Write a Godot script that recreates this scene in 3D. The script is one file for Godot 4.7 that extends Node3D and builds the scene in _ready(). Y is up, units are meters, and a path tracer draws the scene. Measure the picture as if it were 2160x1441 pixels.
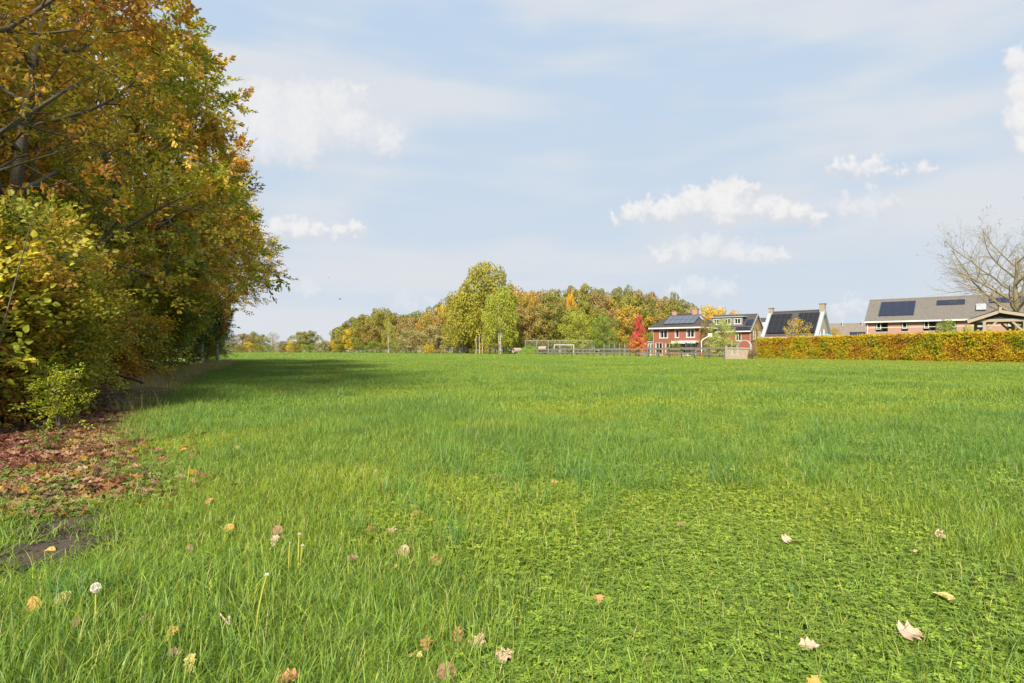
extends Node3D

# Survey of the place: metres, eye 0.9 m above the field, looking along -z.
const F := 1300.0
const CX := 1080.0
const HY := 740.5
const EYE := 0.9
const EXPOSURE := 2.5

var names := {}
var mats := {}
var fn := FastNoiseLite.new()
var fn2 := FastNoiseLite.new()


# ------------------------------------------------------------------ helpers
class MB:
	var v := PackedVector3Array()
	var n := PackedVector3Array()
	var c := PackedColorArray()
	var x := PackedInt32Array()

	func tri(a: Vector3, b: Vector3, d: Vector3, col: Color) -> void:
		var nn := (b - a).cross(d - a).normalized()
		var k := v.size()
		v.append(a); v.append(b); v.append(d)
		n.append(nn); n.append(nn); n.append(nn)
		c.append(col); c.append(col); c.append(col)
		x.append(k); x.append(k + 2); x.append(k + 1)

	func quad(a: Vector3, b: Vector3, d: Vector3, e: Vector3, col: Color) -> void:
		var nn := (b - a).cross(d - a)
		if nn.length_squared() < 1e-14:
			nn = (d - a).cross(e - a)
		nn = nn.normalized()
		var k := v.size()
		v.append(a); v.append(b); v.append(d); v.append(e)
		for i in 4:
			n.append(nn); c.append(col)
		x.append(k); x.append(k + 2); x.append(k + 1)
		x.append(k); x.append(k + 3); x.append(k + 2)

	func box(o: Vector3, s: Vector3, col := Color.WHITE, b := Basis()) -> void:
		var h := s * 0.5
		var p := []
		for k in 8:
			p.append(o + b * Vector3(h.x if k & 1 else -h.x, h.y if k & 2 else -h.y, h.z if k & 4 else -h.z))
		quad(p[4], p[5], p[7], p[6], col)
		quad(p[1], p[0], p[2], p[3], col)
		quad(p[5], p[1], p[3], p[7], col)
		quad(p[0], p[4], p[6], p[2], col)
		quad(p[6], p[7], p[3], p[2], col)
		quad(p[0], p[1], p[5], p[4], col)

	func bar(a: Vector3, b: Vector3, w: float, t: float, col := Color.WHITE, up := Vector3.UP) -> void:
		var z := (b - a).normalized()
		if absf(z.dot(up)) > 0.98:
			up = Vector3.RIGHT
		var xx := up.cross(z).normalized()
		box((a + b) * 0.5, Vector3(w, t, a.distance_to(b)), col, Basis(xx, z.cross(xx), z))

	func tube(p: PackedVector3Array, r: PackedFloat32Array, sides: int, col := Color.WHITE, cap := false) -> void:
		var k := v.size()
		var m := p.size()
		var side := Vector3.ZERO
		for i in m:
			var t := (p[mini(i + 1, m - 1)] - p[maxi(i - 1, 0)]).normalized()
			if side == Vector3.ZERO:
				side = t.cross(Vector3.RIGHT if absf(t.x) < 0.8 else Vector3.UP)
			side = (side - t * side.dot(t)).normalized()
			var w := t.cross(side)
			for s in sides:
				var q := TAU * s / sides
				var nn := side * cos(q) + w * sin(q)
				v.append(p[i] + nn * r[i]); n.append(nn); c.append(col)
		for i in m - 1:
			for s in sides:
				var a := k + i * sides + s
				var b := k + i * sides + (s + 1) % sides
				x.append(a); x.append(b + sides); x.append(b)
				x.append(a); x.append(a + sides); x.append(b + sides)
		if cap:
			for e in [0, m - 1]:
				var k2 := v.size()
				var nn := (p[e] - p[1 if e == 0 else m - 2]).normalized()
				for s in sides:
					v.append(v[k + e * sides + s]); n.append(nn); c.append(col)
				for s in range(1, sides - 1):
					x.append(k2)
					x.append(k2 + (s if e == 0 else s + 1)); x.append(k2 + (s + 1 if e == 0 else s))

	# a leaf blade: half outline given as [along, across] pairs
	func leaf(o: Vector3, dir: Vector3, nor: Vector3, length: float, width: float, outline: Array, col: Color, fold := 0.25, curl := 0.0) -> void:
		var sx := dir.cross(nor).normalized()
		var nn := sx.cross(dir).normalized()
		var prev := o
		for hand in [-1.0, 1.0]:
			prev = o
			var mid := o + dir * length * 0.5 - nn * curl * length * 0.12
			for q in outline:
				var along: float = q[0]
				var p: Vector3 = o + dir * along * length + sx * (hand * q[1] * width) + nn * (fold * q[1] * width - curl * length * (along - 0.5) * (along - 0.5))
				if hand < 0:
					tri(mid, prev, p, col)
				else:
					tri(mid, p, prev, col)
				prev = p

	func done() -> ArrayMesh:
		var a := []
		a.resize(Mesh.ARRAY_MAX)
		a[Mesh.ARRAY_VERTEX] = v
		a[Mesh.ARRAY_NORMAL] = n
		a[Mesh.ARRAY_COLOR] = c
		a[Mesh.ARRAY_INDEX] = x
		var m := ArrayMesh.new()
		m.add_surface_from_arrays(Mesh.PRIMITIVE_TRIANGLES, a)
		return m


class Many:
	var buf := PackedFloat32Array()
	var count := 0

	func add(t: Transform3D, col: Color) -> void:
		var b := t.basis
		buf.append_array(PackedFloat32Array([b.x.x, b.y.x, b.z.x, t.origin.x, b.x.y, b.y.y, b.z.y, t.origin.y, b.x.z, b.y.z, b.z.z, t.origin.z, col.r, col.g, col.b, 1.0]))
		count += 1

	func done(called: String, mesh: Mesh, mat: Material) -> MultiMeshInstance3D:
		var m := MultiMesh.new()
		m.transform_format = MultiMesh.TRANSFORM_3D
		m.use_colors = true
		m.mesh = mesh
		m.instance_count = count
		m.buffer = buf
		var o := MultiMeshInstance3D.new()
		o.name = called
		o.multimesh = m
		o.material_override = mat
		o.set_meta("kind", "stuff")
		return o


const OVATE := [[0.12, 0.2], [0.32, 0.48], [0.55, 0.46], [0.8, 0.25], [1.0, 0.0]]
const OAK := [[0.12, 0.12], [0.26, 0.34], [0.36, 0.2], [0.52, 0.5], [0.62, 0.27], [0.8, 0.44], [0.86, 0.2], [1.0, 0.0]]
const MAPLE := [[0.05, 0.3], [0.2, 0.62], [0.32, 0.3], [0.55, 0.62], [0.6, 0.25], [0.82, 0.26], [1.0, 0.0]]
const ROUND := [[0.02, 0.3], [0.25, 0.52], [0.6, 0.5], [0.88, 0.28], [0.94, 0.0]]


func lin(r: float, g: float, b: float) -> Color:
	return Color(r, g, b).linear_to_srgb()

func wx(px: float, d: float) -> float:
	return (px - CX) / F * d

func wy(py: float, d: float) -> float:
	return EYE + (HY - py) * d / F

func numbered(called: String) -> String:
	var k: int = names.get(called, 0)
	names[called] = k + 1
	return called if k == 0 else "%s_%03d" % [called, k]

func thing(called: String, label: String, category: String, pos := Vector3.ZERO, yaw := 0.0, group := "") -> Node3D:
	var o := Node3D.new()
	o.name = numbered(called)
	add_child(o, true)
	o.position = pos
	o.rotation.y = yaw
	tag(o, label, category, group)
	return o

func tag(o: Node, label: String, category: String, group := "", kind := "") -> void:
	if label: o.set_meta("label", label)
	if category: o.set_meta("category", category)
	if group: o.set_meta("group", group)
	if kind: o.set_meta("kind", kind)

func part(parent: Node, called: String, mesh: Mesh, mat: Material, pos := Vector3.ZERO, b := Basis()) -> MeshInstance3D:
	var o := MeshInstance3D.new()
	o.name = called if parent != self else numbered(called)
	o.mesh = mesh
	o.material_override = mat
	o.transform = Transform3D(b, pos)
	parent.add_child(o, true)
	return o

func structure(called: String, mesh: Mesh, mat: Material) -> MeshInstance3D:
	var o := part(self, called, mesh, mat)
	o.set_meta("kind", "structure")
	return o

func stuff(o: Node, label: String, category: String) -> void:
	add_child(o, true)
	tag(o, label, category, "", "stuff")

func rv(rng: RandomNumberGenerator) -> Vector3:
	return Vector3(rng.randf_range(-1, 1), rng.randf_range(-1, 1), rng.randf_range(-1, 1))

func unit(rng: RandomNumberGenerator) -> Vector3:
	var z := rng.randf_range(-1, 1)
	var q := rng.randf() * TAU
	var r := sqrt(1.0 - z * z)
	return Vector3(r * cos(q), z, r * sin(q))

func seeded(k: int) -> RandomNumberGenerator:
	var r := RandomNumberGenerator.new()
	r.seed = k
	return r

func noise_tex(freq: float, ramp: Array, k := 1, octaves := 4, size := 512) -> NoiseTexture2D:
	var t := NoiseTexture2D.new()
	var f := FastNoiseLite.new()
	f.seed = k
	f.frequency = freq
	f.fractal_octaves = octaves
	t.noise = f
	t.width = size
	t.height = size
	t.seamless = true
	var g := Gradient.new()
	g.offsets = PackedFloat32Array()
	var off := PackedFloat32Array()
	var cols := PackedColorArray()
	for i in ramp.size():
		off.append(float(i) / (ramp.size() - 1))
		cols.append(ramp[i])
	g.offsets = off
	g.colors = cols
	t.color_ramp = g
	return t

# plain vertex-tinted material; tint is a linear colour
func mat(called: String, tint: Color, rough := 0.8, through := 0.0, metal := 0.0) -> StandardMaterial3D:
	if mats.has(called):
		return mats[called]
	var m := StandardMaterial3D.new()
	m.resource_name = called
	m.vertex_color_use_as_albedo = true
	m.albedo_color = tint.linear_to_srgb()
	m.roughness = rough
	m.metallic = metal
	if through > 0.0:
		m.backlight_enabled = true
		m.backlight = Color(through, through, through).linear_to_srgb()
	mats[called] = m
	return m

func textured(called: String, ramp: Array, freq: float, scale: float, rough := 0.85, relief := 0.0, k := 3) -> StandardMaterial3D:
	if mats.has(called):
		return mats[called]
	var m := mat(called, Color.WHITE, rough)
	var t := noise_tex(freq, ramp, k)
	m.albedo_texture = t
	m.uv1_triplanar = true
	m.uv1_world_triplanar = true
	m.uv1_scale = Vector3.ONE * scale
	if relief > 0.0:
		m.heightmap_enabled = true
		m.heightmap_texture = t
		m.heightmap_scale = relief
	return m


# ------------------------------------------------------------------ the edge of the left-hand wood
const EDGE := [[0.0, -4.2], [2.9, -3.7], [3.3, -3.05], [4.0, -2.9], [5.7, -3.75], [8.0, -4.9], [10.7, -6.2], [19.7, -10.3], [46.0, -20.6], [52.0, -23.5], [60.0, -30.0], [400.0, -200.0]]

func edge_x(d: float) -> float:
	for i in EDGE.size() - 1:
		if d <= EDGE[i + 1][0]:
			var t: float = (d - EDGE[i][0]) / (EDGE[i + 1][0] - EDGE[i][0])
			return lerpf(EDGE[i][1], EDGE[i + 1][1], t)
	return -200.0

const ORD := ["first", "second", "third", "fourth", "fifth", "sixth", "seventh", "eighth", "ninth", "tenth", "eleventh", "twelfth", "thirteenth", "fourteenth", "fifteenth", "sixteenth", "seventeenth", "eighteenth", "nineteenth"]
const SOIL := [[-2.62, 3.85, 0.32, 0.36], [-2.05, 2.75, 0.26, 0.3], [-2.3, 3.2, 0.2, 0.25], [1.87, 2.42, 0.2, 0.07]]

func bare(x: float, d: float) -> float:
	var most := 0.0
	for s in SOIL:
		var q := Vector2((x - s[0]) / s[2], (d - s[1]) / s[3]).length()
		most = maxf(most, 1.3 - q)
	return most


# ------------------------------------------------------------------ sky
var clouds := []

func sky_colour(dir: Vector3) -> Color:
	var el := asin(clampf(dir.y, -1, 1))
	var t := clampf(el / 0.62, 0.0, 1.0)
	var base := Color(0.68, 0.745, 0.815).lerp(Color(0.49, 0.645, 0.84), pow(t, 0.85))
	var q := Vector3(dir.x, dir.y * 2.6, dir.z)
	# thin high cloud in long streaks
	var n := fn.get_noise_3dv(q * 130.0) * 0.6 + fn.get_noise_3dv(Vector3(q.x * 60.0 + q.y * 40.0, q.y * 190.0, q.z * 60.0)) * 0.75
	var thin := smoothstep(-0.3, 0.42, n)
	var fine := fn2.get_noise_3dv(Vector3(q.x * 300.0 + q.y * 200.0, q.y * 700.0, q.z * 300.0))
	base = base.lerp(Color(0.745, 0.77, 0.81), clampf(thin * 0.85 + fine * 0.14, 0.0, 1.0))
	# low cumulus that is in view
	if dir.z < -0.2 and el > 0.0:
		var u := CX - F * dir.x / dir.z
		var v := HY + F * dir.y / dir.z
		var wob := Vector2(fn2.get_noise_2d(u * 2.1, v * 2.1), fn2.get_noise_2d(u * 2.1 + 900.0, v * 2.1)) * 26.0 + Vector2(fn2.get_noise_2d(u * 7.0, v * 7.0), fn2.get_noise_2d(u * 7.0 + 500.0, v * 7.0)) * 9.0
		for c in clouds:
			if u < c.lo - 60 or u > c.hi + 60 or v < c.top - 60 or v > c.base + 70:
				continue
			var dens := -1.0
			var lit := 0.0
			for p in c.puffs:
				var e: Vector2 = Vector2(u + wob.x - p[0], (v + wob.y * 0.8 - p[1]) * 1.15) / p[2]
				var s: float = 1.0 - e.length()
				if s > dens:
					dens = s
				lit = maxf(lit, s + clampf(-e.y * 0.8 - e.x * 0.35, -0.6, 0.9) * clampf(s * 4.0, 0.0, 1.0))
			if v > c.base:
				dens -= (v - c.base + wob.y * 0.5) / 32.0
			var a: float = smoothstep(-0.06, c.soft + 0.18, dens) * c.much * 0.93
			lit = clampf(lit * 0.95 + fn2.get_noise_2d(u * 5.0, v * 5.0) * 0.22 - clampf((v - c.base + 34.0) / 60.0, 0.0, 1.0) * 0.35, 0.0, 1.0)
			base = base.lerp(Color(0.70, 0.725, 0.775).lerp(Color(0.93, 0.915, 0.90), lit), clampf(a, 0.0, 1.0))
	elif el > 0.02 and el < 0.45:
		# the same scattered cumulus goes on round the horizon
		var m := fn2.get_noise_3dv(Vector3(dir.x, dir.y * 1.8, dir.z) * 90.0)
		base = base.lerp(Color(0.85, 0.85, 0.86), smoothstep(0.25, 0.5, m) * 0.8)
	return Color(base.r / EXPOSURE, base.g / EXPOSURE, base.b / EXPOSURE)

func cloud(puffs: Array, base: float, much := 1.0, soft := 0.3) -> void:
	for p in puffs:
		p[2] *= 1.16
	var lo := 1e9
	var hi := -1e9
	var top := 1e9
	for p in puffs:
		lo = minf(lo, p[0] - p[2]); hi = maxf(hi, p[0] + p[2]); top = minf(top, p[1] - p[2])
	clouds.append({"puffs": puffs, "base": base, "much": much, "soft": soft, "lo": lo, "hi": hi, "top": top})

func sky_image() -> Image:
	cloud([[500, 215, 60], [560, 205, 65], [640, 205, 55], [700, 210, 55], [760, 190, 30], [560, 255, 90], [650, 260, 95], [740, 270, 80], [820, 300, 55], [560, 310, 85], [640, 320, 80]], 350, 0.72, 0.65)
	cloud([[545, 490, 36], [590, 484, 34], [630, 488, 36], [672, 492, 30], [715, 492, 28], [752, 487, 26]], 506, 0.95, 0.4)
	cloud([[1300, 465, 20], [1345, 452, 34], [1385, 440, 30], [1420, 445, 44], [1470, 428, 44], [1515, 420, 46], [1550, 410, 40], [1575, 402, 26], [1540, 450, 50], [1610, 440, 34], [1650, 445, 36], [1690, 450, 30], [1725, 462, 22]], 474, 1.0, 0.32)
	cloud([[1762, 355, 22], [1800, 352, 26], [1838, 352, 26], [1872, 360, 20], [1910, 362, 18], [1950, 356, 22], [1968, 355, 12]], 378, 0.95, 0.38)
	cloud([[1785, 415, 20], [1840, 398, 14], [1790, 445, 32], [1840, 440, 40], [1880, 430, 26]], 470, 0.5, 0.45)
	cloud([[1400, 540, 30], [1450, 530, 40], [1500, 525, 42], [1560, 535, 40], [1610, 535, 36], [1650, 545, 26]], 568, 0.72, 0.5)
	cloud([[2150, 130, 40], [2170, 200, 56], [2165, 260, 52], [2180, 310, 40], [2220, 160, 70], [2230, 270, 70]], 335, 0.95, 0.3)
	cloud([[1430, 615, 34], [1480, 605, 36], [1530, 615, 34]], 640, 0.55, 0.5)
	cloud([[1770, 660, 24], [1800, 645, 26], [1830, 640, 20]], 690, 0.55, 0.5)
	cloud([[540, 597, 24], [575, 592, 26], [610, 600, 22]], 612, 0.5, 0.5)
	cloud([[650, 610, 30], [860, 640, 36], [910, 650, 30]], 660, 0.35, 0.6)
	fn.seed = 11
	fn.frequency = 0.02
	fn.fractal_octaves = 4
	fn2.seed = 5
	fn2.frequency = 0.012
	fn2.fractal_octaves = 5
	var w := 1024
	var h := 512
	var small := Image.create(w, h, false, Image.FORMAT_RGBF)
	var low := Color(0.10, 0.13, 0.07)
	for y in h:
		if y > h / 2 + 1:
			small.fill_rect(Rect2i(0, y, w, h - y), low)
			break
		for x in w:
			small.set_pixel(x, y, sky_colour(pano(x, y, w, h)))
	small.resize(4096, 2048, Image.INTERPOLATE_CUBIC)
	for y in range(560, 1026):
		for x in range(1560, 2536):
			small.set_pixel(x, y, sky_colour(pano(x, y, 4096, 2048)))
	var whole := Image.create(4096, 2048, false, Image.FORMAT_RGBF)
	whole.blit_rect(small, Rect2i(2048, 0, 2048, 2048), Vector2i(0, 0))
	whole.blit_rect(small, Rect2i(0, 0, 2048, 2048), Vector2i(2048, 0))
	return whole

func pano(x: int, y: int, w: int, h: int) -> Vector3:
	var az := ((x + 0.5) / w - 0.5) * TAU
	var el := (0.5 - (y + 0.5) / h) * PI
	return Vector3(sin(az) * cos(el), sin(el), -cos(az) * cos(el))


# ------------------------------------------------------------------ plants
func grass_patch(k: int, radius: float, count: int, hmin: float, hmax: float, width: float, segs: int, sprawl := 0.6) -> ArrayMesh:
	var g := seeded(k)
	var m := MB.new()
	for i in count:
		var r := radius * sqrt(g.randf())
		var q := g.randf() * TAU
		var p := Vector3(r * cos(q), 0, r * sin(q))
		var h := g.randf_range(hmin, hmax)
		var lean := g.randf_range(0.1, 1.0) * sprawl
		var a := g.randf() * TAU
		var dir := Vector3(cos(a), 0, sin(a))
		var side := Vector3(-sin(a), 0, cos(a)).rotated(Vector3.UP, g.randf_range(-0.7, 0.7))
		var w := width * g.randf_range(0.6, 1.3)
		var f := g.randf()
		var col := Color(0.17, 0.285, 0.027)
		if f < 0.3:
			col = Color(0.255, 0.36, 0.037)
		elif f < 0.5:
			col = Color(0.10, 0.21, 0.042)
		elif f > 0.985:
			col = Color(0.46, 0.40, 0.18)
		elif f > 0.94:
			col = Color(0.36, 0.38, 0.08)
		col = col * g.randf_range(0.66, 1.05)
		var last := p
		var lw := w
		for s in range(1, segs + 1):
			var t := float(s) / segs
			var nx := p + Vector3.UP * h * (t - 0.45 * lean * t * t) + dir * h * lean * t * t * 1.05
			var nw := w * (1.0 - t * t * 0.55)
			if s == segs:
				m.tri(last - side * lw * 0.5, last + side * lw * 0.5, nx, col)
			else:
				m.quad(last - side * lw * 0.5, last + side * lw * 0.5, nx + side * nw * 0.5, nx - side * nw * 0.5, col)
			last = nx
			lw = nw
	return m.done()

func clover_patch(k: int, radius: float, count: int, size: float) -> ArrayMesh:
	var g := seeded(k)
	var m := MB.new()
	for i in count:
		var r := radius * sqrt(g.randf())
		var q := g.randf() * TAU
		var p := Vector3(r * cos(q), g.randf_range(0.015, 0.075), r * sin(q))
		var up := (Vector3.UP + rv(g) * 0.45).normalized()
		var col := Color(0.145, 0.265, 0.03).lerp(Color(0.29, 0.41, 0.05), g.randf()) * g.randf_range(0.72, 1.08)
		var a := g.randf() * TAU
		var s := size * g.randf_range(0.6, 1.25)
		for l in 3:
			var d := Vector3(cos(a + l * TAU / 3), 0, sin(a + l * TAU / 3))
			d = (d - up * d.dot(up)).normalized()
			var sx := up.cross(d)
			var e := p + d * s
			m.tri(p, p + d * s * 0.62 + sx * s * 0.5 + up * s * 0.1, e, col)
			m.tri(p, e, p + d * s * 0.62 - sx * s * 0.5 + up * s * 0.1, col * 0.96)
		m.tri(p, p + Vector3(0.0015, -p.y, 0), p + Vector3(-0.0015, -p.y, 0), col)
	return m.done()

# a twig with leaves
func spray(k: int, leaves: int, twig: float, length: float, width: float, outline: Array, flat := 0.5) -> ArrayMesh:
	var g := seeded(k)
	var m := MB.new()
	var bark := Color(0.3, 0.25, 0.2)
	var pts := PackedVector3Array([Vector3.ZERO])
	var rad := PackedFloat32Array([0.0045])
	var dir := Vector3(0, 0, -1)
	for s in 3:
		dir = (dir + rv(g) * 0.25).normalized()
		pts.append(pts[s] + dir * twig / 3.0)
		rad.append(0.0045 - 0.0012 * (s + 1))
	m.tube(pts, rad, 3, bark)
	for i in leaves:
		var t := (i + 0.6) / leaves * 3.0
		var s := mini(int(t), 2)
		var p := pts[s].lerp(pts[s + 1], t - s)
		var side := Vector3.RIGHT if i % 2 else Vector3.LEFT
		var ld := (side * g.randf_range(0.5, 1.1) + Vector3(0, 0, -1) * g.randf_range(0.1, 0.9) + rv(g) * flat).normalized()
		if i == leaves - 1:
			ld = (dir + rv(g) * 0.3).normalized()
		var nor := (Vector3.UP + rv(g) * flat).normalized()
		var b := g.randf_range(0.72, 1.25)
		var col := Color(b * g.randf_range(0.85, 1.15), b, b * g.randf_range(0.7, 1.2))
		var sc := g.randf_range(0.7, 1.2)
		m.leaf(p + ld * 0.015, ld, nor, length * sc, width * sc, outline, col, 0.3, g.randf_range(-0.2, 0.5))
	return m.done()

func grow(m: MB, tips: Array, g: RandomNumberGenerator, p: Vector3, dir: Vector3, length: float, r: float, level: int, o: Dictionary) -> void:
	var segs: int = o.segs[level]
	var pts := PackedVector3Array([p])
	var rad := PackedFloat32Array([r])
	var dirs := [dir]
	for s in segs:
		dir = (dir + rv(g) * o.wob[level] + Vector3.UP * o.trop[level] + o.get("pull", Vector3.ZERO) * (1.0 if level else 0.15)).normalized()
		pts.append(pts[s] + dir * length / segs)
		rad.append(r * lerpf(1.0, o.tip[level], float(s + 1) / segs))
		dirs.append(dir)
	m.tube(pts, rad, o.sides[level], Color.WHITE * g.randf_range(0.8, 1.1))
	if level == o.kids.size():
		for s in range(1, segs + 1):
			tips.append([pts[s], dirs[s]])
		return
	var kids: int = o.kids[level]
	var spin := g.randf() * TAU
	for k in kids:
		var t := lerpf(o.from[level], 0.98, (k + g.randf() * 0.8) / kids)
		var f := t * segs
		var s := mini(int(f), segs - 1)
		var q := pts[s].lerp(pts[s + 1], f - s)
		var d: Vector3 = dirs[s + 1]
		spin += 2.4 + g.randf_range(-0.5, 0.5)
		var across := d.cross(Vector3.RIGHT if absf(d.x) < 0.8 else Vector3.UP).normalized().rotated(d, spin)
		var ang: float = o.angle[level] * g.randf_range(0.7, 1.25)
		var kd := (d * cos(ang) + across * sin(ang)).normalized()
		var ln: float = length * o.ratio[level] * lerpf(1.15, 0.55, (t - o.from[level]) / maxf(0.01, 1.0 - o.from[level])) * g.randf_range(0.75, 1.2)
		grow(m, tips, g, q, kd, ln, lerpf(rad[s], rad[s + 1], f - s) * o.thin[level], level + 1, o)

var sprays := {}

func broad_tree(called: String, label: String, pos: Vector3, height: float, spread: float, seed_: int, o: Dictionary) -> Node3D:
	var g := seeded(seed_)
	var t := thing(called, label, o.get("category", "tree"), pos, 0.0, o.get("group", ""))
	var m := MB.new()
	var tips := []
	var b := {"segs": [7, 6, 4, 3], "wob": [0.10, 0.22, 0.3, 0.35], "trop": [0.08, 0.05, 0.03, -0.02], "tip": [0.25, 0.25, 0.3, 0.35], "sides": [8, 6, 4, 3], "kids": [12, 6, 4], "from": [0.22, 0.25, 0.2], "angle": [1.05, 0.8, 0.8],
		"ratio": [spread / height, 0.5, 0.5], "thin": [0.55, 0.55, 0.5]}
	b.merge(o, true)
	grow(m, tips, g, Vector3(0, -0.05, 0), (Vector3.UP + rv(g) * 0.06).normalized(), height, o.get("girth", height * 0.016), 0, b)
	part(t, "trunk", m.done(), o.get("bark", mats.bark))
	var many := Many.new()
	var cols: Array = o.cols
	var per: int = o.get("per", 1)
	for tip in tips:
		var patch := fn2.get_noise_3dv((tip[0] + pos) * 30.0)
		for k in per:
			if g.randf() > o.get("cover", 1.0):
				continue
			var d: Vector3 = (tip[1] + rv(g) * 0.7).normalized()
			var up := (Vector3.UP + rv(g) * 0.6).normalized()
			var bs := Basis.looking_at(d, up if absf(up.dot(d)) < 0.95 else Vector3.RIGHT) * Basis.from_scale(Vector3.ONE * g.randf_range(0.75, 1.3) * o.get("leafsize", 1.0))
			var f := clampf((patch * 1.5 + 0.5) + g.randf_range(-0.35, 0.35), 0.0, 0.999) * cols.size()
			var c: Color = cols[int(f)] * g.randf_range(0.75, 1.2)
			many.add(Transform3D(bs, tip[0] + rv(g) * 0.12), c)
	if many.count:
		var cr := many.done("crown", sprays[o.get("spray", "oak")], mats.leaf)
		t.add_child(cr, true)
	return t

# many-stemmed bush
func bush(called: String, label: String, pos: Vector3, height: float, spread: float, seed_: int, o: Dictionary) -> Node3D:
	var g := seeded(seed_)
	var t := thing(called, label, o.get("category", "shrub"), pos, 0.0, o.get("group", ""))
	var m := MB.new()
	var tips := []
	var b := {"segs": [5, 4, 3], "wob": [0.2, 0.3, 0.35], "trop": [0.05, 0.04, 0.0], "tip": [0.35, 0.35, 0.4], "sides": [5, 4, 3], "kids": [7, 4], "from": [0.12, 0.15], "angle": [0.75, 0.85], "ratio": [0.42, 0.5], "thin": [0.55, 0.55]}
	b.merge(o, true)
	var stems: int = o.get("stems", 8)
	for s in stems:
		var q := TAU * s / stems + g.randf()
		var out := Vector3(cos(q), 0, sin(q)) * g.randf_range(0.15, 1.0)
		grow(m, tips, g, out * spread * 0.12, (Vector3.UP + out * spread / height * 0.9).normalized(), height * g.randf_range(0.7, 1.05), o.get("girth", 0.03), 0, b)
	part(t, "stems", m.done(), o.get("bark", mats.bark))
	var many := Many.new()
	var cols: Array = o.cols
	for tip in tips:
		var patch := fn2.get_noise_3dv((tip[0] + pos) * 40.0)
		for k in int(o.get("per", 1)):
			if g.randf() > o.get("cover", 1.0):
				continue
			var d: Vector3 = (tip[1] + rv(g) * 0.8).normalized()
			var bs := Basis.looking_at(d, (Vector3.UP + rv(g) * 0.6).normalized()) * Basis.from_scale(Vector3.ONE * g.randf_range(0.75, 1.3) * o.get("leafsize", 1.0))
			var f := clampf((patch * 1.5 + 0.5) + g.randf_range(-0.35, 0.35), 0.0, 0.999) * cols.size()
			many.add(Transform3D(bs, tip[0] + rv(g) * 0.1), cols[int(f)] * g.randf_range(0.75, 1.2))
	if many.count:
		t.add_child(many.done("foliage", sprays[o.get("spray", "hazel")], mats.leaf), true)
	return t

# crowns for trees farther off: width and height of one metre, scaled to the tree
func crown_mesh(k: int, kind: String, lobes: int, per: int, leaf: float, y0: float) -> ArrayMesh:
	var g := seeded(k)
	var m := MB.new()
	for i in lobes:
		var s := (i + g.randf()) / lobes
		var env := 0.0
		var size := g.randf_range(0.09, 0.15)
		var stretch := Vector3(1, 0.75, 1)
		match kind:
			"poplar":
				env = pow(maxf(0.0, 1.0 - pow(absf(s - 0.42) / 0.58, 2.6)), 0.5) * 0.40
				size = g.randf_range(0.08, 0.13)
				stretch = Vector3(0.95, 1.1, 0.95)
			"birch":
				env = sin(PI * pow(s, 0.6)) * 0.34 + 0.06
				stretch = Vector3(0.8, 1.0, 0.8)
				size = g.randf_range(0.07, 0.13)
			"flame":
				env = 0.42 * pow(1.0 - s, 0.8) * smoothstep(-0.2, 0.15, s) + 0.03
				size = g.randf_range(0.07, 0.12) * lerpf(1.15, 0.7, s)
				stretch = Vector3(1, 0.8, 1)
			"shrub":
				env = sqrt(maxf(0.0, 1.0 - s * s)) * 0.40
				size = g.randf_range(0.11, 0.17)
			_:
				env = pow(maxf(0.0, 1.0 - pow(absf(s - 0.5) / 0.5, 3.0)), 0.5) * 0.40
		var rr := env * (g.randf_range(0.75, 1.0) if i % 3 else g.randf_range(0.0, 0.6))
		var q := i * 2.399 + g.randf_range(-0.4, 0.4)
		var o := Vector3(rr * cos(q), lerpf(y0 + size * 0.4, 1.0 - size * stretch.y * 0.8, s), rr * sin(q))
		var tone := g.randf_range(0.82, 1.15)
		var hue := g.randf_range(-0.13, 0.13)
		var bias := Vector3(cos(q), 0.35, sin(q)) * 0.45
		for l in per:
			var d := (unit(g) + bias).normalized()
			var p := o + d * stretch * size * (1.0 - 0.42 * g.randf() * g.randf())
			p += Vector3(0, -0.02 * g.randf(), 0)
			if p.y < 0.0:
				p.y = g.randf() * 0.05
			var nn := (d + rv(g) * 0.75).normalized()
			var a := nn.cross(unit(g)).normalized() * leaf * g.randf_range(0.5, 1.0)
			var b := nn.cross(a).normalized() * leaf * g.randf_range(0.5, 1.0)
			var e := tone * g.randf_range(0.8, 1.2)
			m.quad(p - a, p - b * 0.8, p + a * 1.1, p + b * 0.7, Color(e * (1.0 + hue + g.randf_range(-0.06, 0.06)), e, e * g.randf_range(0.8, 1.2)))
	return m.done()

func twiggy_mesh(k: int, spread := 0.5) -> ArrayMesh:
	var g := seeded(k)
	var m := MB.new()
	var tips := []
	for s in 5:
		var out := Vector3(cos(s * 1.3), 0, sin(s * 1.3)) * spread
		grow(m, tips, g, Vector3.ZERO, (Vector3.UP + out).normalized(), g.randf_range(0.6, 0.95), 0.012, 0, {"segs": [4, 3, 3, 2], "wob": [0.2, 0.3, 0.35, 0.4], "trop": [0.06, 0.06, 0.05, 0.03], "tip": [0.4, 0.4, 0.5, 0.5], "sides": [4, 3, 3, 3],
			"kids": [8, 6, 4], "from": [0.15, 0.1, 0.1], "angle": [0.6, 0.7, 0.7], "ratio": [0.45, 0.5, 0.6], "thin": [0.6, 0.6, 0.7]})
	return m.done()

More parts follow.
